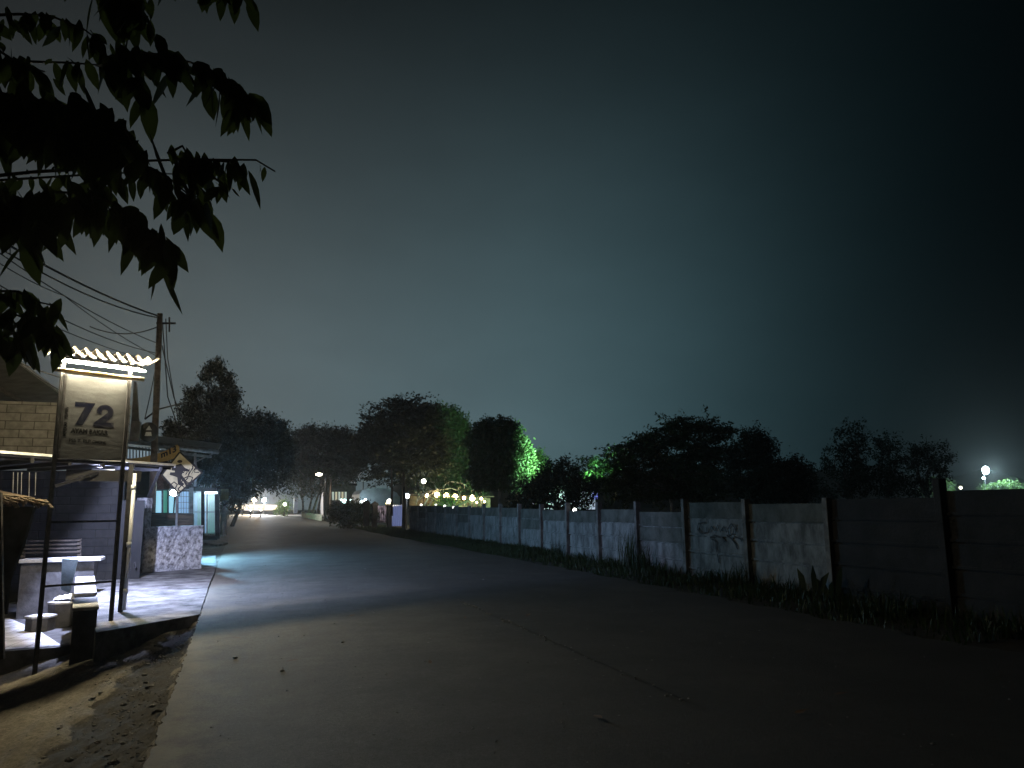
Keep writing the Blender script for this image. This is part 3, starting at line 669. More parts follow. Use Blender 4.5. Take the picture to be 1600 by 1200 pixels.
# barred gate
Yg = 36.0
gt = thing('barred_gate', at_y(320,840,Yg), 'tall barred gate lit teal and green beside the shop window', 'gate')
x0, x1 = 301, 338
for (a, b_, m) in ((301,308,GL_B),(308,316,GL_G),(318,323,GL_B),(324,336,GL_G)):
    panel([(a,768),(b_,768),(b_,834),(a,834)], Yg+1.0, 'backing_panel', m, gt, .03)
br_ = MB()
for k in range(15):
    x = 301+37*k/14; br_.bar(at_y(x,767,Yg), at_y(x,836,Yg), .032)
for y in (768,800,834): br_.bar(at_y(300,y,Yg), at_y(338,y,Yg), .05)
br_.build('bars', MT['pvc'], gt)
MB().bar(at_y(317,766,Yg-.05), at_y(317,842,Yg-.05), .14).bar(at_y(339,764,Yg-.05), at_y(340,842,Yg-.05), .18).bar(at_y(300,840,Yg-.06), at_y(340,840,Yg-.06), .2).build('gate_frame', MT['steel'], gt)
o = MB().prism([on_z(x,y,.06) for x,y in ((316,847),(338,851),(356,848),(359,836),(340,836),(316,838))], (0,0,-.3)).build('door_step', MT['slab']); tag(o, 'pale concrete step in front of the barred gate', 'step')
# timber counter in front of the window
Yc = 25.5
t = thing('timber_counter', at_y(262,830,Yc), 'brown timber counter screen standing behind the plaster wall', 'counter')
panel([(222,802),(301,803),(301,826),(222,826)], Yc, 'front_panel', MT['wood'], t, .05)
MB().bar(at_y(221,802,Yc-.02), at_y(302,803,Yc-.02), .08, .05).build('top_rail', MT['darkwood'], t)
for x in (223,300): MB().bar(at_y(x,803,Yc+.1), at_y(x,862,Yc+.1), .1).build('post', MT['darkwood'], t)
# banner
Yn = 27.0
t = thing('cloth_banner', at_y(235,718,Yn), 'sagging ochre cloth banner strung under the shop eave', 'banner')
tp_ = [(198,717),(222,714.5),(245,709),(262,703),(277,694),(280,698),(281,712),(262,720),(240,723),(198,723)]
bo = MB().prism([at_y(x,y,Yn) for x,y in tp_], (0,.02,0)).build('cloth', MT['banner'], t)
vs, fs = text_mesh('m13', 1.0, .04, 1.0)
o0 = at_y(252,716,Yn-.03); ex = at_y(276,705.5,Yn-.03)-o0; ey = at_y(251,706,Yn-.03)-o0
MB().add([o0+ex*x+ey*y+Vector((0,-.3*z,0)) for x,y,z in vs], fs).build('lettering', MT['black'], bo)

# diamond warning sign
Yd = 22.9
ws = thing('warning_sign', at_y(287,860,Yd), 'faded cream diamond roadworks sign scrawled with black graffiti', 'road sign')
D4 = [(281,705.5),(316.5,739),(279,772),(252,742)]
fp = [at_y(x,y,Yd) for x,y in D4]; ctr = sum(fp, Vector())/4
plate = MB().prism(fp, (0,.015,0)).build('plate', MT['cream'], ws)
bdm = MB(); 
for i in range(4):
    p, q = ctr.lerp(fp[i],.975), ctr.lerp(fp[(i+1)%4],.975); bdm.bar(p+Vector((0,-.012,0)), q+Vector((0,-.012,0)), .045, .01, (0,1,0))
bdm.build('border', MT['black'], plate)
def dp(x, y, o=-.006): return at_y(x,y,Yd+o)
fig = MB(); fig.sphere(dp(281,721),.055,10,6,(1.25,.15,.8))
fig.prism([dp(274,727),dp(283,724),dp(289,731),dp(296,734),(dp(296,737)),dp(287,736),dp(284,742),dp(283,752),dp(288,756),dp(285,760),dp(278,757),dp(277,746),dp(272,744),dp(265,742),dp(266,738),dp(273,738)], (0,.004,0))
fig.prism([dp(284,742),dp(290,750),dp(294,760),dp(291,761),dp(287,753),dp(281,747)], (0,.004,0))
fig.prism([dp(268,727.5),dp(276,727),dp(276,736),dp(268,735)], (0,.004,0))
fig.build('worker_figure', MT['black'], plate)
o = MB().prism([dp(267.5,726,-.012),dp(274,726.5,-.012),dp(274,731,-.012),dp(267.5,730.5,-.012)], (0,.004,0)).build('sticker', MT['paper'], plate)
gr = MB(); nrm = Vector((0,-1,0))
def scr(pts, w=.016): gr.ribbon([dp(x,y,-.008) for x,y in pts], w*1.25, nrm, .004)
scr([(286,739),(292,733),(290,742),(297,732),(294,743),(302,729),(299,741),(306,730),(304,738),(311,738)],.026)
scr([(283,754),(288,747),(295,744),(301,746),(299,752),(293,756),(289,752),(294,746)],.026)
scr([(300,729),(304,726),(307,730),(303,733),(309,733)],.026)
scr([(284,748),(294,754),(302,758)],.022)
scr([(267,757),(272,753),(277,757),(274,763),(268,762),(266,758)],.028); scr([(279,763),(284,758),(288,762),(284,768),(279,766),(279,762)],.028)
gr.build('graffiti', MT['black'], plate)
MB().tube([at_y(275,860,Yd+.05)+Vector((0,0,-.3)), at_y(279,715,Yd+.05)], .03, 8).build('pole', MT['grey'], ws)
# flood lamp beside it
fl = at_y(272,770,27.5)
t = thing('flood_lamp', fl, 'glaring cyan white flood lamp low beside the diamond sign', 'lamp')
MB().sphere(fl, .13, 14, 8, (1,.6,.8)).build('bulb', emit('flood_glow',(.75,1,.97),60), t)
MB().tube([fl+Vector((0,.12,0)), fl+Vector((0,.3,.05)), fl+Vector((0,.3,-1.1))], .025, 6).box(fl+Vector((0,.14,.02)),(.34,.1,.26)).build('bracket', MT['steel'], t)
lamp('flood_light', 'SPOT', fl+Vector((.15,-.25,0)), 2500, (.30,.66,1.0), t, spot_size=R(165), spot_blend=.4, shadow_soft_size=.09, target=fl+Vector((3.5,-1.2,-.9)))
# lamp added at the gate to throw the bars' shadows over the road
il = at_y(330,770,Yg-.5)
t = thing('added_gate_lamp', il, 'small cool lamp over the barred gate', 'lamp')
MB().box(il, (.5,.08,.08)).build('tube_glow', emit('added_gate_glow',(.7,.95,1),6), t)
lamp('added_gate_light', 'POINT', at_y(322,772,Yg+.28), 60, (.55,.8,1), t, shadow_soft_size=.03)

# person by the gate: blurred pale figure
def person(px, pyf, Y, h, label, coat, leg, face=1):
    f0 = at_y(px, pyf, Y); t = thing('person', f0, label, 'person')
    V = lambda x, y, z: f0+Vector((x, y, z))*h/1.7
    joints = [V(0,0,.92), V(.02,0,1.15), V(.02,-.02,1.38), V(.02,-.03,1.5), V(.03,-.05,1.62),
              V(.19,0,1.36), V(.24,-.03,1.1), V(.22,-.16,.9), V(-.17,0,1.36), V(-.23,.0,1.1), V(-.21,-.12,.88),
              V(.09,0,.86), V(.1,-.05,.47), V(.1,.02,.06), V(.11,-.13,.03), V(-.09,0,.86), V(-.1,-.02,.47), V(-.1,.05,.06), V(-.11,-.1,.03)]
    ed = [(0,1),(1,2),(2,3),(3,4),(2,5),(5,6),(6,7),(2,8),(8,9),(9,10),(0,11),(11,12),(12,13),(13,14),(0,15),(15,16),(16,17),(17,18)]
    rad = [.14,.14,.15,.06,.1,.075,.052,.036,.075,.052,.036,.1,.07,.05,.045,.1,.07,.05,.045]
    me = bpy.data.meshes.new('body'); me.from_pydata([tuple(j-f0) for j in joints], ed, [])
    o = bpy.data.objects.new('body', me); COL.objects.link(o); o.parent = t; me.materials.append(coat)
    sk_ = o.modifiers.new('skin','SKIN'); sb = o.modifiers.new('sub','SUBSURF'); sb.levels = 2; sb.render_levels = 2
    for i, v in enumerate(me.skin_vertices[0].data): v.radius = (rad[i]*h/1.7,)*2; v.use_root = (i == 0)
    MB().sphere(V(.03,-.02,1.68), .1*h/1.7, 10, 7).build('hair', MT['black'], t, smooth=True)
    return t
person(348, 838, 41, 1.6, 'person in a pale shirt standing beside the barred gate', mat('pale_shirt',(.62,.52,.48),.8,.2,5), None)
# small shop signs right of the gate
t = thing('shop_sign', at_y(350,778,43), 'small dim yellow green sign hanging right of the gate', 'sign')
panel([(345,763),(357,763),(357,782),(345,782)], 43, 'face', mat('dim_yellow_sign',(.35,.38,.2),.6,.3,2), t, .08)
MB().bar(at_y(338,763,43), at_y(358,763,43), .06).build('arm', MT['steel'], t)

# ------------------------------------------------------------------ utility pole, cables
Yp = 27.0
top = at_y(250,490,Yp); bot = at_y(241,712,Yp); dd = (bot-top)
pole = thing('utility_pole', top+dd*(top.z/(top.z-bot.z)), 'tall leaning reddish utility pole behind the lamp lit sign', 'utility pole')
MB().tube([top+dd*(top.z/(top.z-bot.z))+Vector((0,0,-.3)), top], [.125,.09], 10).build('shaft', MT['rust'], pole, smooth=True)
MB().bar(top+Vector((-.1,0,-.35)), top+Vector((.5,.1,-.28)), .06).bar(top+Vector((.3,0,-.1)), top+Vector((.32,.1,-.6)), .05).build('bracket', MT['steel'], pole)
p = at_y(232,680,Yp-.4); q = at_y(232,660,Yp-.4)
t = thing('junction_box', p, 'dark cable junction box with a white mark on the pole', 'junction box')
MB().sphere((p+q)/2+Vector((0,.05,-.1)), .3, 12, 8, (1,.6,1.1)).build('housing', MT['black'], t, smooth=True)
MB().prism([at_y(228,672,Yp-.75),at_y(237,672,Yp-.75),at_y(233,665,Yp-.75)], (0,.02,0)).prism([at_y(226,681,Yp-.75),at_y(237,681,Yp-.75),at_y(236,675,Yp-.75),at_y(228,675,Yp-.75)],(0,.02,0)).build('mark', MT['white'], t)
def cable(pts, r, label, sag=.0, grp='overhead cables at the utility pole'):
    P = [Vector(p) for p in pts]; out = []
    for a, b in zip(P[:-1], P[1:]):
        for k in range(12):
            t = k/12; q = a.lerp(b, t); q.z -= sag*4*t*(1-t); out.append(q)
    out.append(P[-1]); o = MB().tube(out, r, 5).build('overhead_cable', MT['cable']); tag(o, label, 'cable', grp); return o
cable([at_d(-120,300,15), at_y(248,494,Yp)], .03, 'thickest cable sweeping from upper left to the pole top', .25)
cable([at_d(-120,306,15), at_y(249,497,Yp)], .022, 'cable just under the thickest one, meeting the pole top', .42)
cable([at_d(-90,390,14), at_y(245,552,Yp)], .014, 'thin cable crossing behind the leaves to the upper pole', .3)
cable([at_d(-90,330,14), at_y(245,536,Yp)], .014, 'thin cable joining the pole a little below the top', .25)
cable([at_d(-90,425,14), at_y(245,566,Yp)], .012, 'lowest thin cable running to the middle of the pole', .2)
cable([at_d(-60,372,13), at_d(100,462,20), at_y(244,556,Yp)], .012, 'thin cable seen between the two leaf clusters', .1)
cable([at_y(140,510,26), at_y(248,510,Yp)], .018, 'short slack cable ending left of the pole top', .25)
cable([at_y(254,505,Yp), at_y(262,620,Yp+2), at_y(286,690,Yp+4)], .02, 'cable dropping steeply right of the pole to the trees', .0)
cable([at_y(253,540,Yp), at_y(272,622,Yp+2), at_y(287,660,Yp+4)], .02, 'second steep cable right of the pole, ending higher', .0)
cable([at_y(259,498,Yp), at_y(262,560,Yp+.5), at_y(281,672,Yp+3)], .016, 'steep cable hanging from the bracket of the pole', .0)
cable([at_y(246,560,Yp), at_y(226,655,Yp)], .016, 'cable slanting down left of the pole to the junction box', .1)
cable([at_y(226,655,Yp), at_y(246,640,Yp), at_y(284,630,Yp+4)], .03, 'thick bowed cable leaving the junction box to the right', .0)
cable([at_d(-30,540,11.5), at_d(95,590,13)], .012, 'pale lit cable left of the sign, upper', .03, 'lit wires left of the sign')
cable([at_d(40,575,12), at_d(95,610,13)], .01, 'pale lit cable left of the sign, lower', .02, 'lit wires left of the sign')

# ------------------------------------------------------------------ precast wall on the right
WX = 10.1
posts_px = [1479,1302,1167,1072,994,937,889]
ysp = [at_x(p,850,WX).y for p in posts_px]
sp_ = (ysp[-1]-ysp[0])/6
py = [ysp[0]+sp_*(k) for k in range(-3,18)]
tops = {-3:765,-2:765,-1:765,0:779,1:787,2:785,3:800,4:796,5:798,6:797,7:795}
wl = thing('concrete_wall', Vector((WX, 12, 0)), 'long stained precast concrete panel wall along the right verge', 'wall')
def panel_mesh(y0, y1, ztop, name, m, seed):
    random.seed(seed); mb = MB(); hh = .4
    for r_ in range(6):
        z1 = ztop-r_*hh; z0 = z1-hh+.028
        tilt = random.gauss(0,.006); dx = random.gauss(0,.006)
        nu, nv = 2, 2
        x = WX+dx
        vs = [(x+tilt, y0, z0), (x+tilt, y1, z0), (x-tilt, y1, z0+.02), (x-tilt, y0, z0+.02)]
        c = Vector((x+.03, (y0+y1)/2, (z0+z1)/2)); mb.box(c, (.05, y1-y0, z1-z0))
        mb.box(c+Vector((-.034,0,-(z1-z0)/2+.026)), (.034, y1-y0-.004, .04))
    mb.box((WX+.052, (y0+y1)/2, ztop-1.2), (.012, y1-y0-.01, 2.36))
    o = mb.build(name, m, wl)
    if m is MT['wallcon']:
        o.data.materials.append(MT['wallmoss'])
        zs = (.38,.40,.36,.78)[seed % 4]
        for p_ in o.data.polygons:
            if p_.center.z > ztop-zs: p_.material_index = 1
for k in range(-3, 17):
    i = k+3; y0, y1 = py[i]+.06, py[i+1]-.06
    pxm = tops.get(k, 794-min(4,(k-7)*.5))
    mid = (y0+y1)/2
    # pixel of the bay's middle
    def ztop_at(y, pyv):
        lo, hi = 0., 4.
        for _ in range(40):
            m_ = (lo+hi)/2; v = Vector((WX, y, m_))-CAM; vy = 600-F*v.dot(cu)/v.dot(fw)
            if vy > pyv: lo = m_
            else: hi = m_
        return lo
    zt_ = ztop_at(mid, pxm) if k >= 0 else {-1:1.83,-2:1.9,-3:1.9}[k]
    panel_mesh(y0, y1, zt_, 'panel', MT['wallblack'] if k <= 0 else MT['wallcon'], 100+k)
random.seed(11)
for i, y in enumerate(py):
    k = i-3; tz = 1.72+random.uniform(0,.1) if k > 0 else 2.05
    if k == 0: tz = 2.02
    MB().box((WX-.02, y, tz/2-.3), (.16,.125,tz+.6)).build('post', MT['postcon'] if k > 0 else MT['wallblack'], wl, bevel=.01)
# graffiti on the third bay
gx = WX-.0
def wp(px, py_): return at_x(px, py_, WX-.012)
gm = MB()
def gs(pts, w=.03): gm.ribbon([wp(x,y) for x,y in pts], w*1.1, (-1,0,0), .012)
gs([(1102,816),(1092,818),(1090,826),(1096,834),(1104,832),(1105,824)]); gs([(1108,832),(1112,822),(1118,830),(1122,820),(1126,831),(1132,822),(1136,832)])
gs([(1140,836),(1138,826),(1143,818),(1148,824),(1146,834),(1140,838)]); gs([(1110,840),(1118,837),(1128,840),(1134,846)],.045); gs([(1112,842),(1120,846),(1119,856),(1122,868),(1124,880)],.03)
gs([(1136,836),(1144,842),(1150,850),(1153,858)],.04); gs([(1148,838),(1158,842),(1160,846)],.03); gs([(1149,819),(1150,836)],.03)
gm.build('graffiti', mat('faded_spray_paint', (.05,.052,.056), .9, .4, 9), wl)

# ------------------------------------------------------------------ vegetation
def leaf_cards(name, C, Rr, n, leaf, m, parent, aspect=.5, droop=.3, clump=12, shell=.5, seed=1, mode='', sprayk=1.0):
    rg = np.random.default_rng(seed); C = np.array(C); Rr = np.array(Rr)
    wts = (Rr[:,0]*Rr[:,2])**.78; wts = wts/wts.sum(); nc = max(1, n//clump)
    bi = rg.choice(len(C), nc, p=wts)
    d = rg.normal(size=(nc,3)); d /= np.linalg.norm(d, axis=1)[:,None]
    rad = shell+(1.04-shell)*rg.random(nc)**.6
    cen = C[bi]+d*Rr[bi]*rad[:,None]
    jit = np.array([.7,.7,.45]) if droop <= 0 else np.array([.6,.6,.6])
    n = int(n*2.6); nc = max(1, n//clump); bi = rg.choice(len(C), nc, p=wts); d = rg.normal(size=(nc,3)); d /= np.linalg.norm(d, axis=1)[:,None]
    rad = shell+(.96-shell)*rg.random(nc)**.6; leaf = leaf*.6; n = nc*clump; cen = C[bi]+d*Rr[bi]*rad[:,None]
    cen = np.repeat(cen, clump, 0)+rg.normal(size=(nc*clump,3))*leaf*jit; n = nc*clump
    sd = d+rg.normal(size=d.shape)*.45
    if mode == 'flat': sd[:,2] *= .18
    elif mode == 'up': sd[:,2] = np.abs(sd[:,2])+1.1
    sd /= np.linalg.norm(sd, axis=1)[:,None]
    sl = leaf*rg.uniform(1.5,4.6,nc)*sprayk*(1.9 if mode == 'flat' else 1)
    cen = np.repeat(C[bi]+d*Rr[bi]*rad[:,None], clump, 0)+np.repeat(sd*sl[:,None], clump, 0)*rg.random((n,1))+rg.normal(size=(n,3))*leaf*(np.array([.9,.9,.35]) if mode == 'flat' else .5+clump*.012)
    dirv = np.repeat(sd, clump, 0)+rg.normal(size=(n,3))*.7; dirv[:,2] -= droop; dirv /= np.linalg.norm(dirv, axis=1)[:,None]
    side = np.cross(dirv, rg.normal(size=(n,3))); side /= np.linalg.norm(side, axis=1)[:,None]+1e-9
    l = leaf*rg.uniform(.6,1.35,n)[:,None]; w = l*aspect/2
    nrm = np.cross(dirv, side)
    v = np.stack([cen-dirv*l*.5, cen+side*w+nrm*l*.06, cen+dirv*l*.5-nrm*l*.05, cen-side*w+nrm*l*.06], 1).reshape(-1,3)
    v -= np.array(root(parent).location if parent else (0,0,0))
    me = bpy.data.meshes.new(name); me.vertices.add(4*n); me.vertices.foreach_set('co', v.astype(np.float32).ravel())
    me.loops.add(4*n); me.loops.foreach_set('vertex_index', np.arange(4*n, dtype=np.int32))
    me.polygons.add(n); me.polygons.foreach_set('loop_start', np.arange(0,4*n,4, dtype=np.int32)); me.polygons.foreach_set('loop_total', np.full(n,4, dtype=np.int32))
    me.update(); me.validate(); me.materials.append(m)
    o = bpy.data.objects.new(name, me); COL.objects.link(o)
    if parent: o.parent = parent
    return o
def tree(name, label, blobs, Y, n, leaf, m, trunk=None, group=None, bark='bark', seed=1, flatd=.85, tw=.18, aspect=.5, droop=.3, cat='tree', shell=.5, base=None, limbs=True, mode=None, sprayk=1.0, clump=None):
    cs = [at_y(b[0], b[1], Y+(b[4] if len(b) > 4 else 0)) for b in blobs]
    sc = [(c-CAM).dot(fw)/F for c in cs]
    rr = [(b[2]*s, max(b[2],b[3])*s*flatd, b[3]*s) for b, s in zip(blobs, sc)]
    tx = trunk if trunk else sum(b[0] for b in blobs)/len(blobs)
    gz = g(Y) if base is None else base
    bp = at_y(tx, 800, Y); bp.z = gz
    t = thing(name, bp, label, cat, group)
    zmid = sum(c.z for c in cs)/len(cs); mb = MB(); topc = Vector((bp.x*.4+.6*sum(c.x for c in cs)/len(cs), Y, zmid))
    random.seed(seed)
    fork = bp.lerp(topc, .55)+Vector((random.gauss(0,.15), random.gauss(0,.15), 0))
    mb.tube([bp-Vector((0,0,.2)), bp.lerp(fork,.5)+Vector((random.gauss(0,.08),0,0)), fork], [tw, tw*.8, tw*.65], 8)
    if limbs:
        for c in cs:
            midp = fork.lerp(c, .5)+Vector((random.gauss(0,.2), random.gauss(0,.2), -.15))
            mb.tube([fork, midp, c], [tw*.45, tw*.3, tw*.12], 6)
    mb.build('trunk', MT[bark], t, smooth=True)
    leaf_cards('crown', cs, rr, n, leaf, m, t, aspect, droop, seed=seed, shell=shell, mode=mode or ('flat' if name == 'layered_tree' else ''), sprayk=sprayk, clump=clump or (40 if name == 'layered_tree' else 34 if name == 'airy_tree' else 22))
    return t
G = 'dark trees behind the wall and along the road'
# left masses (beyond the shop)
tree('tall_tree', 'tallest tree left of the road with knobbly upright leaf columns', [(324,588,8,20),(342,582,9,21),(355,598,7,18),(366,622,7,20),(303,620,13,16),(333,655,30,32),(338,622,17,20),(355,640,20,26),(298,650,20,22),(330,690,50,40),(360,690,40,40),(270,668,12,10),(275,690,20,22),(340,735,55,35),(300,730,40,40)], 62, 16000, .34, MT['leaf'], 335, G, seed=21, shell=.3, mode='up', sprayk=.6)
tree('broad_tree', 'rounded dark tree hanging over the road left of the bend', [(385,672,24,22),(410,668,24,18),(430,680,20,22),(440,700,16,24),(400,705,45,35),(385,740,35,35),(432,735,22,30),(362,770,14,28)], 66, 12000, .4, MT['leaf'], 362, G, seed=22, shell=.3)
tree('row_tree', 'dark tree with a serrated top behind the street lamp', [(475,688,20,16),(492,684,14,14),(512,690,20,18),(535,688,16,16),(553,700,16,20),(500,715,50,32),(540,722,34,30),(470,715,24,28),(470,745,24,16),(530,748,30,12)], 92, 12000, .5, MT['leaf'], 495, G, bark='palebark', seed=23, tw=.16, shell=.35, mode='up', sprayk=.8)
def sapling(px, y0, y1, Y, label, lean):
    b = at_y(px, y0, Y); tp = at_y(px+lean, y1, Y); t = thing('bare_tree', b, label, 'tree', 'slender pale trunks near the street lamp')
    mb = MB(); mb.tube([b, b.lerp(tp,.5)+Vector((.1,0,0)), tp], [.14,.1,.05], 6)
    for k in range(3): 
        s_ = b.lerp(tp, .45+.15*k); mb.tube([s_, s_+Vector((random.gauss(0,.6),0,1.1)), s_+Vector((random.gauss(0,1.2),0,2.2))], [.06,.04,.02], 5)
    mb.build('trunk', MT['palebark'], t, smooth=True)
    leaf_cards('crown', [tp], [(1.6,1.4,1.3)], 500, .35, MT['leafmid'], t, seed=int(px))
sapling(482,802,752,84,'slender pale trunk left of the street lamp, leaning right',8)
sapling(474,802,756,86,'slender pale trunk leaning left, farthest left of its group',-5)
sapling(488,802,750,82,'slender forked trunk nearest the street lamp',14)
# centre
tree('layered_tree', 'big dark layered tree right of the street lamp', [(634,634,24,9),(614,652,28,12),(650,652,34,14),(598,672,26,12),(634,676,50,20),(590,692,22,14),(640,702,52,26),(600,716,34,20),(660,728,40,20),(620,740,40,14)], 64, 15000, .45, MT['leaf'], 632, G, seed=24, droop=.0, shell=.3, tw=.24)
tree('broad_tree', 'mid green tree between the layered tree and the round tree', [(698,650,18,11),(712,668,18,14),(700,690,26,24),(722,680,12,14),(705,720,28,24),(690,742,30,16)], 70, 9000, .42, MT['leafmid'], 705, G, seed=25, droop=.0)
tree('round_tree', 'round headed tree lit green along its right side', [(778,672,36,18),(757,690,30,26),(795,690,26,28),(775,712,46,34),(808,715,22,30),(760,740,34,26),(800,742,36,24),(825,735,14,22)], 46, 14000, .3, MT['leafmid'], 778, G, seed=26, shell=.45, sprayk=.5)
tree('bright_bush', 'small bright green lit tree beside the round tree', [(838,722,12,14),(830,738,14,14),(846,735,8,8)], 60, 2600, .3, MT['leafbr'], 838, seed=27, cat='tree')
tree('dark_bush', 'black bushy tree above the wall hiding the white lights', [(862,740,18,13),(888,738,18,13),(905,760,16,14),(846,757,18,14),(872,766,30,20),(905,782,22,12),(842,782,22,16),(820,775,20,22),(925,765,8,8)], 37, 5200, .26, MT['leaf'], 868, G, seed=28, shell=.35)
tree('layered_tree', 'widest layered tree above the wall, lit green on its left tip', [(1065,662,22,8),(1098,668,26,9),(1120,674,20,6),(1040,682,40,12),(1085,684,46,14),(1000,698,34,10),(975,708,26,8),(1050,708,70,18),(1110,712,34,22),(955,722,24,12),(948,745,22,20),(1010,735,50,20),(1080,740,60,24),(1000,765,56,18),(1080,770,50,14)], 41, 17000, .3, MT['leafmid'], 1052, G, seed=29, droop=0, bark='palebark', tw=.14, shell=.3)
tree('bushy_tree', 'ragged tree right of the widest layered tree', [(1178,690,16,15),(1192,705,16,16),(1165,710,22,18),(1200,730,14,18),(1170,740,40,22),(1185,765,40,18)], 34, 6000, .26, MT['leaf'], 1176, G, seed=30)
tree('bushy_tree', 'low round dark tree in the gap of the treeline', [(1245,733,16,16),(1232,745,18,16),(1258,750,14,14),(1240,768,34,16)], 36, 3600, .26, MT['leaf'], 1243, G, seed=31)
tree('airy_tree', 'tall airy tree with sky showing through, right of the gap', [(1326,670,14,12),(1318,690,16,12),(1342,690,12,10),(1305,715,16,16),(1335,712,22,18),(1320,740,34,18),(1345,752,26,18),(1310,765,30,14)], 27, 2300, .2, MT['leaf'], 1328, G, seed=32)
tree('airy_tree', 'middle one of the three airy trees left of the floodlight', [(1388,690,12,10),(1378,705,16,14),(1402,712,14,14),(1390,732,24,18),(1375,755,26,18),(1400,762,24,14)], 29, 1700, .2, MT['leaf'], 1388, G, seed=33)
tree('airy_tree', 'airy tree nearest the floodlight', [(1440,700,14,8),(1462,706,18,12),(1430,718,16,12),(1470,726,14,14),(1450,740,30,16),(1430,760,26,14)], 28, 1800, .2, MT['leaf'], 1455, G, seed=34)
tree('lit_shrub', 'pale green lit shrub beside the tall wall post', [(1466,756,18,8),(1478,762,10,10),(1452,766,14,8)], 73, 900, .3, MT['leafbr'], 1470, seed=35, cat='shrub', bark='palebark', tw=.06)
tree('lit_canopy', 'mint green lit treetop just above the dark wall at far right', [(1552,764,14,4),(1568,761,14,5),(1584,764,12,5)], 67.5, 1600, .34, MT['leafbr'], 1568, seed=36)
tree('hedge', 'dark hedge beside the road left of the gateway', [(535,800,18,10),(555,798,16,10),(572,803,12,10),(545,808,26,8)], 58, 2800, .3, MT['leafmid'], 548, seed=37, cat='hedge', limbs=False)
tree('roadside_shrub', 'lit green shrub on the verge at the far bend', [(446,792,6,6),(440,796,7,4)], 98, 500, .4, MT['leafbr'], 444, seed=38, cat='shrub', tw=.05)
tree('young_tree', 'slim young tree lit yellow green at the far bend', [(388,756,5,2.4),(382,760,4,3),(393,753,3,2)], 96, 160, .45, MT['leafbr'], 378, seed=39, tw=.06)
# weeds by the wall
def weed(px, py_, n, h, label):
    p = at_x(px, py_, WX-.35); random.seed(int(px)); t = thing('weed_clump', Vector((p.x,p.y,0)), label, 'weeds')
    mb = MB()
    for i in range(n):
        a = random.uniform(0,6.28); b0 = Vector((p.x+random.gauss(0,.12), p.y+random.gauss(0,.2), -.05)); hh = h*random.uniform(.4,1.05); ln = random.gauss(0,.22)*hh
        mb.ribbon([b0, b0+Vector((math.cos(a)*ln*.3, math.sin(a)*ln*.6, hh*.55)), b0+Vector((math.cos(a)*ln, math.sin(a)*ln*1.5, hh))], [.022,.016,.002], (math.cos(a+1.2),math.sin(a+1.2),.1), 0)
    mb.build('blades', MT['grass'], t)
weed(985,905,90,1.15,'tall grass clump against the fourth lit wall bay')
weed(1010,912,70,.7,'short grass clump right of the tallest one at the wall')
weed(1160,925,70,.55,'grass clump below the graffiti bay of the wall')
weed(870,878,60,.6,'grass clump at the wall beneath the bushy black tree')
p = at_x(1278,945,WX-.45); t = thing('broadleaf_plant', Vector((p.x,p.y,0)), 'broad leaved plant standing before the wall post near the dark bays', 'plant'); random.seed(3)
for k in range(8):
    mb = MB(); a = random.uniform(0,6.28); hh = random.uniform(.3,.62); w_ = .075
    b0 = Vector((p.x+random.gauss(0,.06), p.y+random.gauss(0,.25), 0)); dx = Vector((math.cos(a),math.sin(a),0))*.2
    pts = [b0, b0+dx*.1+Vector((0,0,hh*.35)), b0+dx*.4+Vector((0,0,hh*.7)), b0+dx*.9+Vector((0,0,hh))]
    mb.ribbon(pts, [.01,w_*1.3,w_*1.5,.005], (-.8,-.5,.2), 0); mb.build('leaf', MT['grass'], t)

# near branch: drooping leaves hung along twigs
nb = thing('overhanging_tree', Vector((-3.4,2.2,0)), 'leafy branches of a near tree hanging in from the upper left', 'tree')
NL_v = []; NL_f = []
def near_leaf(base, d, L_, side, fold=.18):
    d = d.normalized(); n_ = d.cross(side).normalized(); side = n_.cross(d).normalized()
    prof = [(0,.02),(.12,.20),(.32,.37),(.55,.37),(.78,.23),(.92,.08),(1,.0)]
    k0 = len(NL_v)
    for t, w in prof:
        c = base+d*L_*t - Vector((0,0,1))*L_*.10*t*t
        ww = w*L_*.5
        NL_v.append(tuple(c)); NL_v.append(tuple(c+side*ww-n_*ww*fold)); NL_v.append(tuple(c-side*ww-n_*ww*fold))
    for i in range(len(prof)-1):
        a = k0+3*i; NL_f.append((a, a+3, a+4, a+1)); NL_f.append((a, a+2, a+5, a+3))
twig = MB()
def leaf_row(pts, D, hang, n, r=.008, spread=7, fan=.5):
    P = [at_d(x, y, D+random.gauss(0,.04)) for x, y in pts]
    twig.tube(P, [r*(1-.6*i/(len(P)-1)) for i in range(len(P))], 6)
    s_ = D/F
    n = int(n*1.22)
    for i in range(n):
        t = random.random()*(len(P)-1); k = int(t); base = P[k].lerp(P[min(k+1,len(P)-1)], t-k)
        tang = (P[min(k+1,len(P)-1)]-P[k]).normalized() if k+1 < len(P) else (P[k]-P[k-1]).normalized()
        d = Vector((random.gauss(0,.42), random.gauss(0,.5), -1))+tang*random.uniform(.0,fan)
        base = base+Vector((random.gauss(0,1), random.gauss(0,1.4), random.gauss(0,.6)))*spread*s_
        sd = Vector((random.gauss(0,1), random.gauss(0,.6), random.gauss(0,.25)))
        near_leaf(base, d, hang*s_*random.choice((.5,.7,.85,1,1.1,1.2))*random.uniform(.85,1.1), sd)
random.seed(5)
DN = 3.3
leaf_row([(-40,25),(30,22),(80,25),(130,45),(162,68)], DN, 46, 42)
leaf_row([(-30,100),(40,96),(110,98),(160,102)], DN, 44, 12)
leaf_row([(150,-20),(190,-10),(215,10),(228,30)], DN+.1, 66, 34, spread=14)
leaf_row([(160,92),(200,82),(250,85),(300,98),(345,122),(385,150)], DN, 62, 74, spread=12)
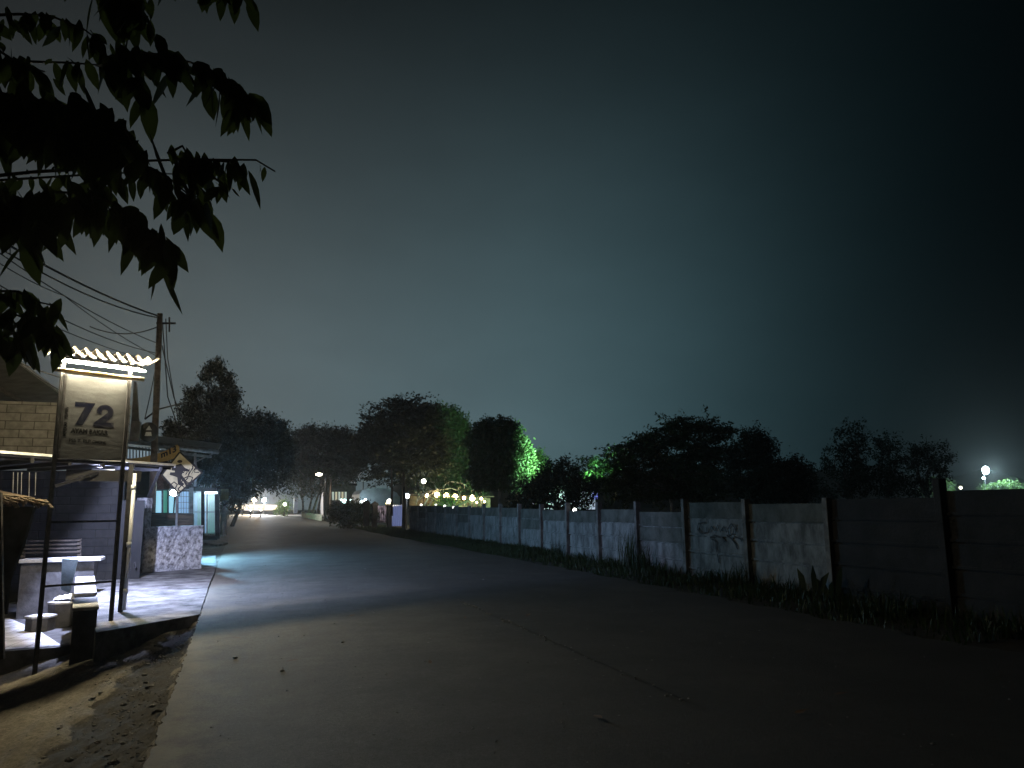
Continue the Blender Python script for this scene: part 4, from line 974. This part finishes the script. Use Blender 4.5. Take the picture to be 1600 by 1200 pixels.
leaf_row([(210,110),(222,130),(226,150)], DN, 62, 10)
leaf_row([(350,120),(378,150),(384,180)], DN, 45, 18)
leaf_row([(-30,60),(30,100),(70,112)], DN-.05, 52, 30, spread=12)
leaf_row([(-40,135),(20,150),(70,162),(120,168),(165,180),(195,205),(212,235)], DN-.1, 84, 105, spread=16)
leaf_row([(-40,180),(40,190),(100,205),(150,215)], DN-.15, 66, 62, spread=16)
leaf_row([(-40,278),(60,268),(140,264),(200,252),(300,249),(400,250),(430,268)], DN, 22, 9, .009, 3)
leaf_row([(-40,284),(90,276),(180,270),(280,272)], DN+.1, 48, 10, .007, 3)
leaf_row([(262,240),(285,228),(298,250),(300,275)], DN, 46, 14)
leaf_row([(215,268),(235,262),(260,275),(290,300),(310,325)], DN, 56, 40, spread=12)
leaf_row([(295,255),(330,250),(370,254),(375,262)], DN, 50, 22, spread=8)
leaf_row([(330,275),(345,285),(352,295)], DN, 34, 8)
leaf_row([(-40,300),(20,306),(60,320),(85,300),(130,302),(170,315),(210,340),(240,365),(262,395)], DN-.1, 62, 120, spread=15)
leaf_row([(-40,330),(30,345),(60,370)], DN-.1, 54, 44, spread=16)
leaf_row([(140,278),(155,285),(165,310)], DN, 44, 12)
leaf_row([(-30,455),(25,455),(60,472),(95,480)], DN+.3, 46, 22, spread=8)
leaf_row([(-30,500),(20,490),(60,505),(95,515)], DN+.3, 50, 36, spread=12)
leaf_row([(-10,530),(25,520),(35,535)], DN+.3, 52, 12)
leaf_row([(255,-30),(262,-18)], DN, 34, 4); leaf_row([(300,-25),(330,-25),(352,-12),(368,-5)], DN, 46, 18, spread=8); leaf_row([(372,-20),(385,-8)], DN, 52, 5)
tr0 = Vector((-3.4,2.2,0))
lb = MB(); lb.tube([tr0-Vector((0,0,.9)), tr0+Vector((.05,.1,1.6)), tr0+Vector((.1,.2,3.2)), tr0+Vector((.2,.3,4.6))], [.16,.14,.11,.06], 10)
for (px, py_), z0 in (((-40,25),3.6),((-40,135),3.3),((-40,280),3.0),((-40,302),2.9),((-30,455),2.6),((-30,500),2.5),((150,-20),4.1),((255,-30),4.3)):
    e = at_d(px, py_, DN); s_ = tr0+Vector((.1,.2,z0-.3)); lb.tube([s_, s_.lerp(e,.5)+Vector((0,0,.1)), e], [.04,.025,.011], 7)
lb.build('trunk', MT['bark'], nb, smooth=True)
twig.build('twigs', MT['bark'], nb, smooth=True)
me = bpy.data.meshes.new('leaves'); off = nb.location
me.from_pydata([(v[0]-off.x, v[1]-off.y, v[2]-off.z) for v in NL_v], [], NL_f)
o = bpy.data.objects.new('leaves', me); COL.objects.link(o); o.parent = nb; me.materials.append(MT['leafnear']); me.polygons.foreach_set('use_smooth', [True]*len(me.polygons))

# ------------------------------------------------------------------ far lamps, gateway, buildings
def bulb(px, py_, Y, r, c, s, name, label, cat='lamp', group=None, energy=0, post=True):
    p = at_y(px, py_, Y); t = thing(name, Vector((p.x,p.y,g(Y))), label, cat, group)
    MB().sphere(p, r, 10, 7).build('bulb', emit('glow_'+name, c, s), t, smooth=True)
    if post: MB().tube([Vector((p.x,p.y+.05,g(Y)-.1)), Vector((p.x,p.y+.05,p.z-r*.5))], .04, 6).build('post', MT['steel'], t)
    if energy: lamp('lamp_light', 'POINT', p+Vector((0,-r*1.6,0)), energy, c, t, shadow_soft_size=r)
    return t
# street lamp
sl = at_y(508,813,74); s2 = at_y(509,743,74); s3 = at_y(501,741,74)
t = thing('street_lamp', sl, 'lit street lamp on a tall dark pole at the far verge', 'street lamp')
MB().tube([sl, s2, s3], [.11,.08,.05], 8).build('pole', MT['steel'], t)
MB().sphere(s3+Vector((-.15,0,-.02)), .22, 10, 6, (1.4,.8,.6)).build('lamp_head', emit('street_glow',(1,.93,.72),25), t)
lamp('street_light','SPOT', s3+Vector((-.15,0,-.25)), 500, (1,.9,.7), t, shadow_soft_size=.15, spot_size=R(150), spot_blend=.6, target=s3+Vector((-.5,-.5,-5)))
t = thing('lamp_pole', at_y(516,812,75), 'bare dark pole just right of the lit street lamp', 'pole')
MB().tube([at_y(516,813,75), at_y(517,748,75)], [.13,.08], 8).build('shaft', MT['rust'], t)
# white barrier
mb = MB(); t = thing('picket_barrier', at_y(487,810,80), 'low white picket barrier at the far road bend', 'barrier')
for k in range(9):
    f_ = k/8; x = 473+28*f_; MB().box(at_y(x, 804.5+4.2*f_, 88-12*f_), (.24,.08,.52+.12*f_)).build('picket', MT['white'], t)
MB().bar(at_y(470,804.5,89), at_y(505,811,75.5), .05).build('rail', MT['white'], t)
t = thing('gate_pillar', at_y(462,801,96), 'single pale round topped pillar at the far bend', 'pillar')
q0, q1 = at_y(458.5,802,96), at_y(465.5,779,96)
MB().box(((q0.x+q1.x)/2,96,(q0.z+q1.z)/2), (q1.x-q0.x,.5,q1.z-q0.z)).build('shaft', mat('pale_pillar',(.55,.57,.65),.7,.2,3), t)
MB().sphere(((q0.x+q1.x)/2,96,q1.z), (q1.x-q0.x)/2, 12, 8, (1,.8,.8)).build('cap', MT['white'], t, smooth=True)
lamp('pillar_light','POINT', at_y(455,790,92), 120, (.8,.9,1), t, shadow_soft_size=.3)
# far bend: low wall with lit stalls, pool of light
t = thing('roadside_wall', at_y(400,800,112), 'low pale wall lit warm beyond the far bend', 'wall')
MB().prism([at_y(366,788,114),at_y(450,789,114),at_y(450,797,114),at_y(366,797,114)], (0,.3,0)).build('wall_body', mat('pale_far_wall',(.5,.45,.36),.9,.2,1), t)
bulb(397,781,109,.3,(1,.72,.38),6,'wall_lamp','warm glowing lamp at the far bend, left one', energy=8000)
bulb(413,781,109,.3,(.85,.9,1),6,'wall_lamp','cool white lamp at the far bend beside the warm one', energy=12000)
bulb(445,788,97,.22,(.9,1,.7),6,'wall_lamp','greenish small lamp beside the pale pillar', energy=160)
for k, x in enumerate((391,407)):
    t = thing('motorcycle', at_y(x,806,90), ('approaching motorcycle at the far bend, nearer the left edge','approaching motorcycle at the far bend, nearer mid road')[k], 'motorcycle', 'motorcycles at the far bend')
    b = Vector((at_y(x,806,90).x, 90, g(90)))
    for yy_ in (-.6,.6):
        MB().tube([b+Vector((-.05,yy_,.3)), b+Vector((.05,yy_,.3))], .3, 14).build('wheel', MT['black'], t)
    MB().bar(b+Vector((0,-.5,.65)), b+Vector((0,.7,.75)), .26, .3).bar(b+Vector((0,-.6,.3)), b+Vector((0,-.4,1.0)), .08).bar(b+Vector((-.3,-.45,1.02)), b+Vector((.3,-.45,1.02)), .04).build('body', MT['steel'], t)
    MB().sphere(b+Vector((0,-.68,.82)), .085, 8, 6).build('headlight', emit('headlight_glow',(1,.97,.9),14), t)
# yellow slatted window block
t = thing('slatted_building', at_y(530,800,100), 'dark building with five glowing cream window strips', 'building')
panel([(505,758),(556,758),(556,808),(505,808)], 100.3, 'wall', MT['roofdark'], t, 4)
panel([(503,755),(558,755),(558,759),(503,759)], 99.8, 'roof', MT['steel'], t, 5)
for k in range(5): panel([(519+4.9*k,768.5),(522+4.9*k,768.5),(522+4.9*k,781.5),(519+4.9*k,781.5)], 100, 'window', emit('cream_window',(1,.9,.6) if k % 2 else (.8,.95,.85),.42), t, .1)
bulb(538,783,70,.2,(.6,1,.95),5,'path_lamp','cyan lamp above the dark hedge, biggest of three', energy=40); bulb(533,781,70,.09,(.7,1,.95),6,'path_lamp','tiny cyan lamp left above the hedge'); bulb(548,781,70,.09,(.7,1,.95),6,'path_lamp','tiny cyan lamp right above the hedge')
# round emblem sign
c = at_y(568,745,80); t = thing('round_sign', Vector((c.x,80,g(80))), 'faint ring shaped emblem sign high among the dark trees', 'sign')
ring = [c+Vector((math.cos(a)*.5,0,math.sin(a)*.5)) for a in np.linspace(0,2*math.pi,25)]
EM = emit('faint_ring_glow',(.55,.68,.75),.06)
MB().tube(ring, .035, 6, False).build('ring', EM, t)
MB().ribbon([c+Vector((x*.36,0,z*.3)) for x,z in ((-1,.5),(-.5,-.6),(0,.35),(.5,-.6),(1,.5))], .06, (0,-1,0), .01).build('emblem', EM, t)
MB().tube([Vector((c.x,80.1,g(80))), Vector((c.x,80.1,c.z-.5))], .06, 6).build('post', MT['steel'], t)
# arched shed
Ya = 72; arch = [at_y(x,y,Ya) for x,y in ((562,800),(562,772),(566,766),(578,763),(596,762),(610,765),(620,770),(624,776),(626,800))]
t = thing('arched_shed', at_y(595,800,Ya), 'pale blue arched shed behind the gateway', 'shed')
MB().prism(arch, (0,6,0)).build('shell', mat('pale_blue_sheet',(.30,.40,.46),.7,.2,.8), t)
panel([(612,775.5),(625,775.5),(625,790),(612,790)], Ya-.3, 'side_door', mat('teal_sheet',(.25,.38,.38),.7,.2,1), t, .2)
bulb(565,785,71.4,.2,(.85,.95,1),8,'shed_lamp','white lamp at the left corner of the arched shed', energy=45)
bulb(571,782,70.5,.16,(.85,.95,1),8,'shed_lamp','white lamp beside the shed corner lamp', energy=20)
# gateway pillars
def pillar(px, w, y0, y1, Y, label, m):
    b = at_y(px, y1, Y); t = thing('gateway_pillar', b, label, 'pillar', 'gateway pillars'); q0, q1 = at_y(px-w/2,y1,Y), at_y(px+w/2,y0,Y)
    MB().box((b.x,Y,(q0.z+q1.z)/2-.1), (q1.x-q0.x,.5,q1.z-q0.z+.2)).build('shaft', m, t, bevel=.02)
    MB().box((b.x,Y,q1.z+.03), ((q1.x-q0.x)*1.25,.62,.1)).add([(b.x-.3,Y-.3,q1.z+.08),(b.x+.3,Y-.3,q1.z+.08),(b.x+.3,Y+.3,q1.z+.08),(b.x-.3,Y+.3,q1.z+.08),(b.x,Y,q1.z+.35)],[(0,1,4),(1,2,4),(2,3,4),(3,0,4)]).build('cap', m, t)
pillar(572,9,788,818,56,'pyramid topped gateway pillar beside the dark hedge',MT['darkwood'])
pillar(585,8,790,820,57,'plain dark gateway pillar left of the pink poster',MT['darkwood'])
pillar(608,9,790,822,56,'gateway pillar carrying a glowing lamp',MT['darkwood'])
pl_ = at_y(608,783,56); t = thing('pillar_lamp', at_y(608,789,56), 'yellow globe lamp on top of the gateway pillar', 'lamp')
MB().sphere(pl_, .16, 10, 8).build('globe', emit('globe_glow',(1,1,.85),9), t, smooth=True)
MB().box(at_y(608,786.5,56), (.48,.4,.1)).build('base', emit('base_glow',(1,.9,.35),2.0), t)
lamp('globe_light','POINT', pl_+Vector((0,-.35,.1)), 60, (1,.93,.7), t, shadow_soft_size=.15)
def cloth_panel(px0, px1, y0, y1, Y, name, label, m, cat):
    mb = MB(); nu = 16; nv = 8
    gv = [at_y(px0+(px1-px0)*i/(nu-1), y0+(y1-y0)*j/(nv-1), Y)+Vector((0, .08*math.sin(i*1.9+j*.3), 0)) for j in range(nv) for i in range(nu)]
    mb.add(gv, [(j*nu+i, j*nu+i+1, (j+1)*nu+i+1, (j+1)*nu+i) for j in range(nv-1) for i in range(nu-1)])
    o = mb.build(name, m, smooth=True); s_ = o.modifiers.new('s','SOLIDIFY'); s_.thickness = .02; tag(o, label, cat); return o
cloth_panel(613,629,789,822,55.5,'draped_cloth','blue white draped cloth hanging beside the lamp pillar',emit('blue_cloth_glow',(.32,.42,.95),.22),'cloth')  # cloth is no lamp; the light on it is painted as a glow
cloth_panel(589,603,790,817,58,'poster','faded pink and grey poster in the gateway',mat('pink_grey_poster',(.45,.33,.38),.8,.5,3),'poster')
lamp_t = bulb(636,775,57,.2,(.85,.95,1),7,'gateway_lamp','white lamp on a post right of the draped cloth', energy=230)
bulb(662,752,62,.2,(1,.97,.85),10,'tree_lamp','white lamp high in the tree right of the gateway', energy=60)
# trunks standing dark behind the gateway
for px, y0, y1, w_, lab in ((612,732,800,.1,'thin dark trunk behind the globe lamp'),(631,738,826,.16,'thicker dark trunk right of the draped cloth')):
    t = thing('leafless_tree', at_y(px,y1,54.5), lab, 'tree'); MB().tube([at_y(px,y1+6,54.5), at_y(px+.6,(y0+y1)/2,54.5), at_y(px-.4,y0,54.5)], [w_,w_*.9,w_*.6], 7).build('trunk', MT['bark'], t, smooth=True)
# warm festoon lamps
wl_ = [(667,774,.22),(683,773,.32),(697,775,.36),(711,777,.36),(725,778,.2),(738,778,.34),(752,779,.16),(745,785,.12),(757,784,.12)]
labs = ['leftmost warm lamp of the garden row, white hearted','second warm lamp of the garden row, above the lit bush','third warm lamp of the garden row','big warm lamp in the middle of the garden row','small warm lamp right of the middle one','big warm lamp near the right end of the garden row','small lamp at the right end of the garden row','small low lamp under the right end of the garden row','lowest rightmost tiny lamp beside the round tree']
for (x, y, r), lb_ in zip(wl_, labs):
    bulb(x, y, 60, r*.75, (1,.74,.36), 14, 'garden_lamp', lb_, group='warm lamps in the garden behind the wall', energy=230 if r > .3 else 60)
# warm lit branches of a low tree
b0 = at_y(668,800,59); t = thing('leafless_tree', Vector((b0.x,59,g(59))), 'low spreading bare tree lit orange by the garden lamps', 'tree'); random.seed(9); mb = MB()
for (x1,y1,x2,y2) in ((665,800,690,765),(660,795,682,764),(690,765,652,776),(684,764,648,786),(690,765,705,752),(690,765,720,768),(705,752,740,766),(655,776,650,790),(690,765,700,785),(682,764,672,752),(662,790,676,776)):
    a, b_ = at_y(x1,y1,59+random.gauss(0,.4)), at_y(x2,y2,59+random.gauss(0,.4)); m_ = a.lerp(b_,.5)+Vector((0,0,.2)); mb.tube([a,m_,b_],[.06,.045,.02],6)
mb.build('branches', MT['palebark'], t, smooth=True)
tree('garden_bush', 'bright green bush lit beneath the warm garden lamps', [(694,784,9,6),(704,788,8,5),(686,787,6,4)], 58.5, 700, .28, MT['leafbr'], 694, seed=41, cat='shrub', limbs=False)
tree('garden_shrub', 'sparse dark shrub veiling the warm garden lamps', [(660,772,14,10),(690,760,22,8),(722,764,20,9),(745,770,14,10),(705,782,24,8)], 57, 420, .26, MT['leafmid'], 700, seed=43, cat='shrub', shell=.1)
t = thing('glow_backdrop', at_y(722,795,66), 'low pale backdrop added behind the warm lamps', 'pavilion')  # added surface to catch the lamps and carry their warm glow
panel([(640,775),(766,778),(766,800),(640,800)], 62.5, 'wall', mat('pale_render',(.16,.14,.10),.9,.6,1.6), t, .3)
MB().prism([at_y(636,774,61.8),at_y(772,777,61.8),at_y(768,771,66),at_y(640,768,66)], (0,0,.1)).build('roof', MT['darkwood'], t)
# little round lamps on the wall top
for k, (x, y) in enumerate(((658,789),(681,789.5),(695,791),(709,793),(736,794.5),(898,797))):
    pos = at_x(x, y, WX+.05); t = thing('wall_top_lamp', pos, ['tiny white lamp on the wall top, farthest along','tiny white lamp on the wall top under the leftmost warm lamps','tiny white lamp on the wall top under the lit bush','tiny white lamp on the wall top under the middle warm lamp','tiny white lamp on the wall top nearest the round tree','tiny lone white lamp on the wall top under the black bush'][k], 'lamp', 'small lamps on the wall top')
    MB().sphere(pos, .07, 8, 6).build('globe', emit('wall_top_glow',(1,1,.95),5), t, smooth=True)
    MB().tube([pos+Vector((0,0,-.25)), pos+Vector((0,0,-.05))], .02, 5).build('stem', MT['steel'], t)
# white lights behind the black bush
t = thing('lit_marquee', at_y(885,800,62), 'white lit event marquee glimpsed through the black bush', 'marquee')
panel([(832,768),(930,768),(930,796),(832,796)], 62, 'side_sheet', emit('marquee_glow',(.62,.70,1.0),.55), t, .1)
MB().prism([at_y(828,768,60),at_y(934,768,60),at_y(922,758,64),at_y(840,758,64)], (0,0,.1)).build('roof', MT['grey'], t)
panel([(925,771),(934,771),(934,780),(925,780)], 61.8, 'blue_panel', emit('blue_panel_glow',(.12,.05,.9),.8), t, .05)
for x, y in ((846,771),(858,786),(862,776),(872,778),(885,779),(890,783),(903,783),(912,788),(921,786)):
    pass
# green flood between the trees
gp = at_y(890,772,42); t = thing('flood_mast', Vector((gp.x,42,g(42))), 'greenish floodlight on a short mast behind the black bush', 'floodlight')
MB().tube([Vector((gp.x,42.2,g(42))), gp+Vector((0,.2,0))], .06, 6).build('mast', MT['steel'], t)
MB().box(gp, (.5,.15,.35)).build('lamp_head', emit('green_flood_glow',(.7,1,.8),12), t)
lamp('green_light_left','SPOT', gp+Vector((-.1,-.3,.4)), 32000, (.42,1,.55), t, shadow_soft_size=.2, spot_size=R(75), spot_blend=.5, target=at_y(838,712,48))
lamp('green_light_right','SPOT', gp+Vector((.1,-.3,.4)), 22000, (.30,1,.35), t, shadow_soft_size=.2, spot_size=R(36), spot_blend=.5, target=at_y(938,728,41))
# thin antenna bar in the gap
t = thing('antenna_arm', at_y(905,790,58), 'thin horizontal antenna arm in the gap between trees', 'antenna')
MB().tube([at_y(893,740,58), at_y(919,740,58)], .05, 5).tube([at_y(919,741,58), at_y(919,728,58)], .05, 5).sphere(at_y(918,728,58), .1, 6, 5).tube([at_y(895,740,58), at_y(895,800,58)], .05, 5).build('arm', MT['steel'], t)
# far right floodlight mast
fp_ = at_y(1540,735,70); t = thing('floodlight_mast', Vector((fp_.x,70,0)), 'dazzling white floodlight on a mast at far right', 'floodlight')
MB().tube([Vector((fp_.x,70.3,0)), fp_+Vector((0,.3,0))], [.14,.08], 8).build('mast', MT['steel'], t)
MB().sphere(fp_, .5, 12, 8, (1,.5,1)).build('lamp_head', emit('mast_glow',(.7,.95,1),200), t, smooth=True)
MB().sphere(at_y(1537,747,70), .2, 8, 6, (1.3,.6,.7)).build('lower_lamp', emit('lower_lamp_glow',(.85,1,1),20), t)
lamp('mast_light','POINT', fp_+Vector((0,-.9,-.1)), 6000, (.62,.92,1), t, shadow_soft_size=.3)
bulb(1501,762,66,.18,(1,.95,.7),6,'yard_lamp','small yellowish lamp right of the tall wall post')
# hill
hv = []; 
for k in range(40):
    x = 60+8.5*k; hv.append((x, 330, max(1, 16+5*math.sin(k*.5)+3*math.sin(k*1.3)+random.gauss(0,.6))))
mb = MB(); n_ = len(hv)
mb.add([(x,y-90,0) for x,y,z in hv]+[(x,y-20,z) for x,y,z in hv]+[(x,y+80,0) for x,y,z in hv], [(i,i+1,n_+i+1,n_+i) for i in range(n_-1)]+[(n_+i,n_+i+1,2*n_+i+1,2*n_+i) for i in range(n_-1)])
tag(mb.build('hill', MT['hill'], smooth=True), kind='structure')

# ------------------------------------------------------------------ night air
hz, nth, Nh, Lh, bh_ = nodes('haze'); Nh.remove(bh_)
pv_ = Nh.new('ShaderNodeVolumePrincipled'); pv_.inputs['Density'].default_value = .00042; pv_.inputs['Anisotropy'].default_value = .75; pv_.inputs['Color'].default_value = (.9,.93,.95,1)
Lh.new(pv_.outputs[0], Nh['Material Output'].inputs['Volume'])
o = MB().box((0,320,12.5), (880,780,29)).build('haze', hz); tag(o, kind='stuff', label='thin night haze', cat='haze')

# ------------------------------------------------------------------ render settings
S.view_settings.view_transform = 'Standard'; S.view_settings.look = 'None'; S.view_settings.gamma = 1; S.view_settings.exposure = 0
S.render.engine = 'CYCLES'
S.cycles.use_denoising = True
S.cycles.max_bounces = 6; S.cycles.diffuse_bounces = 3; S.cycles.sample_clamp_indirect = 3.0
S.cycles.use_adaptive_sampling = True; S.cycles.adaptive_threshold = .02
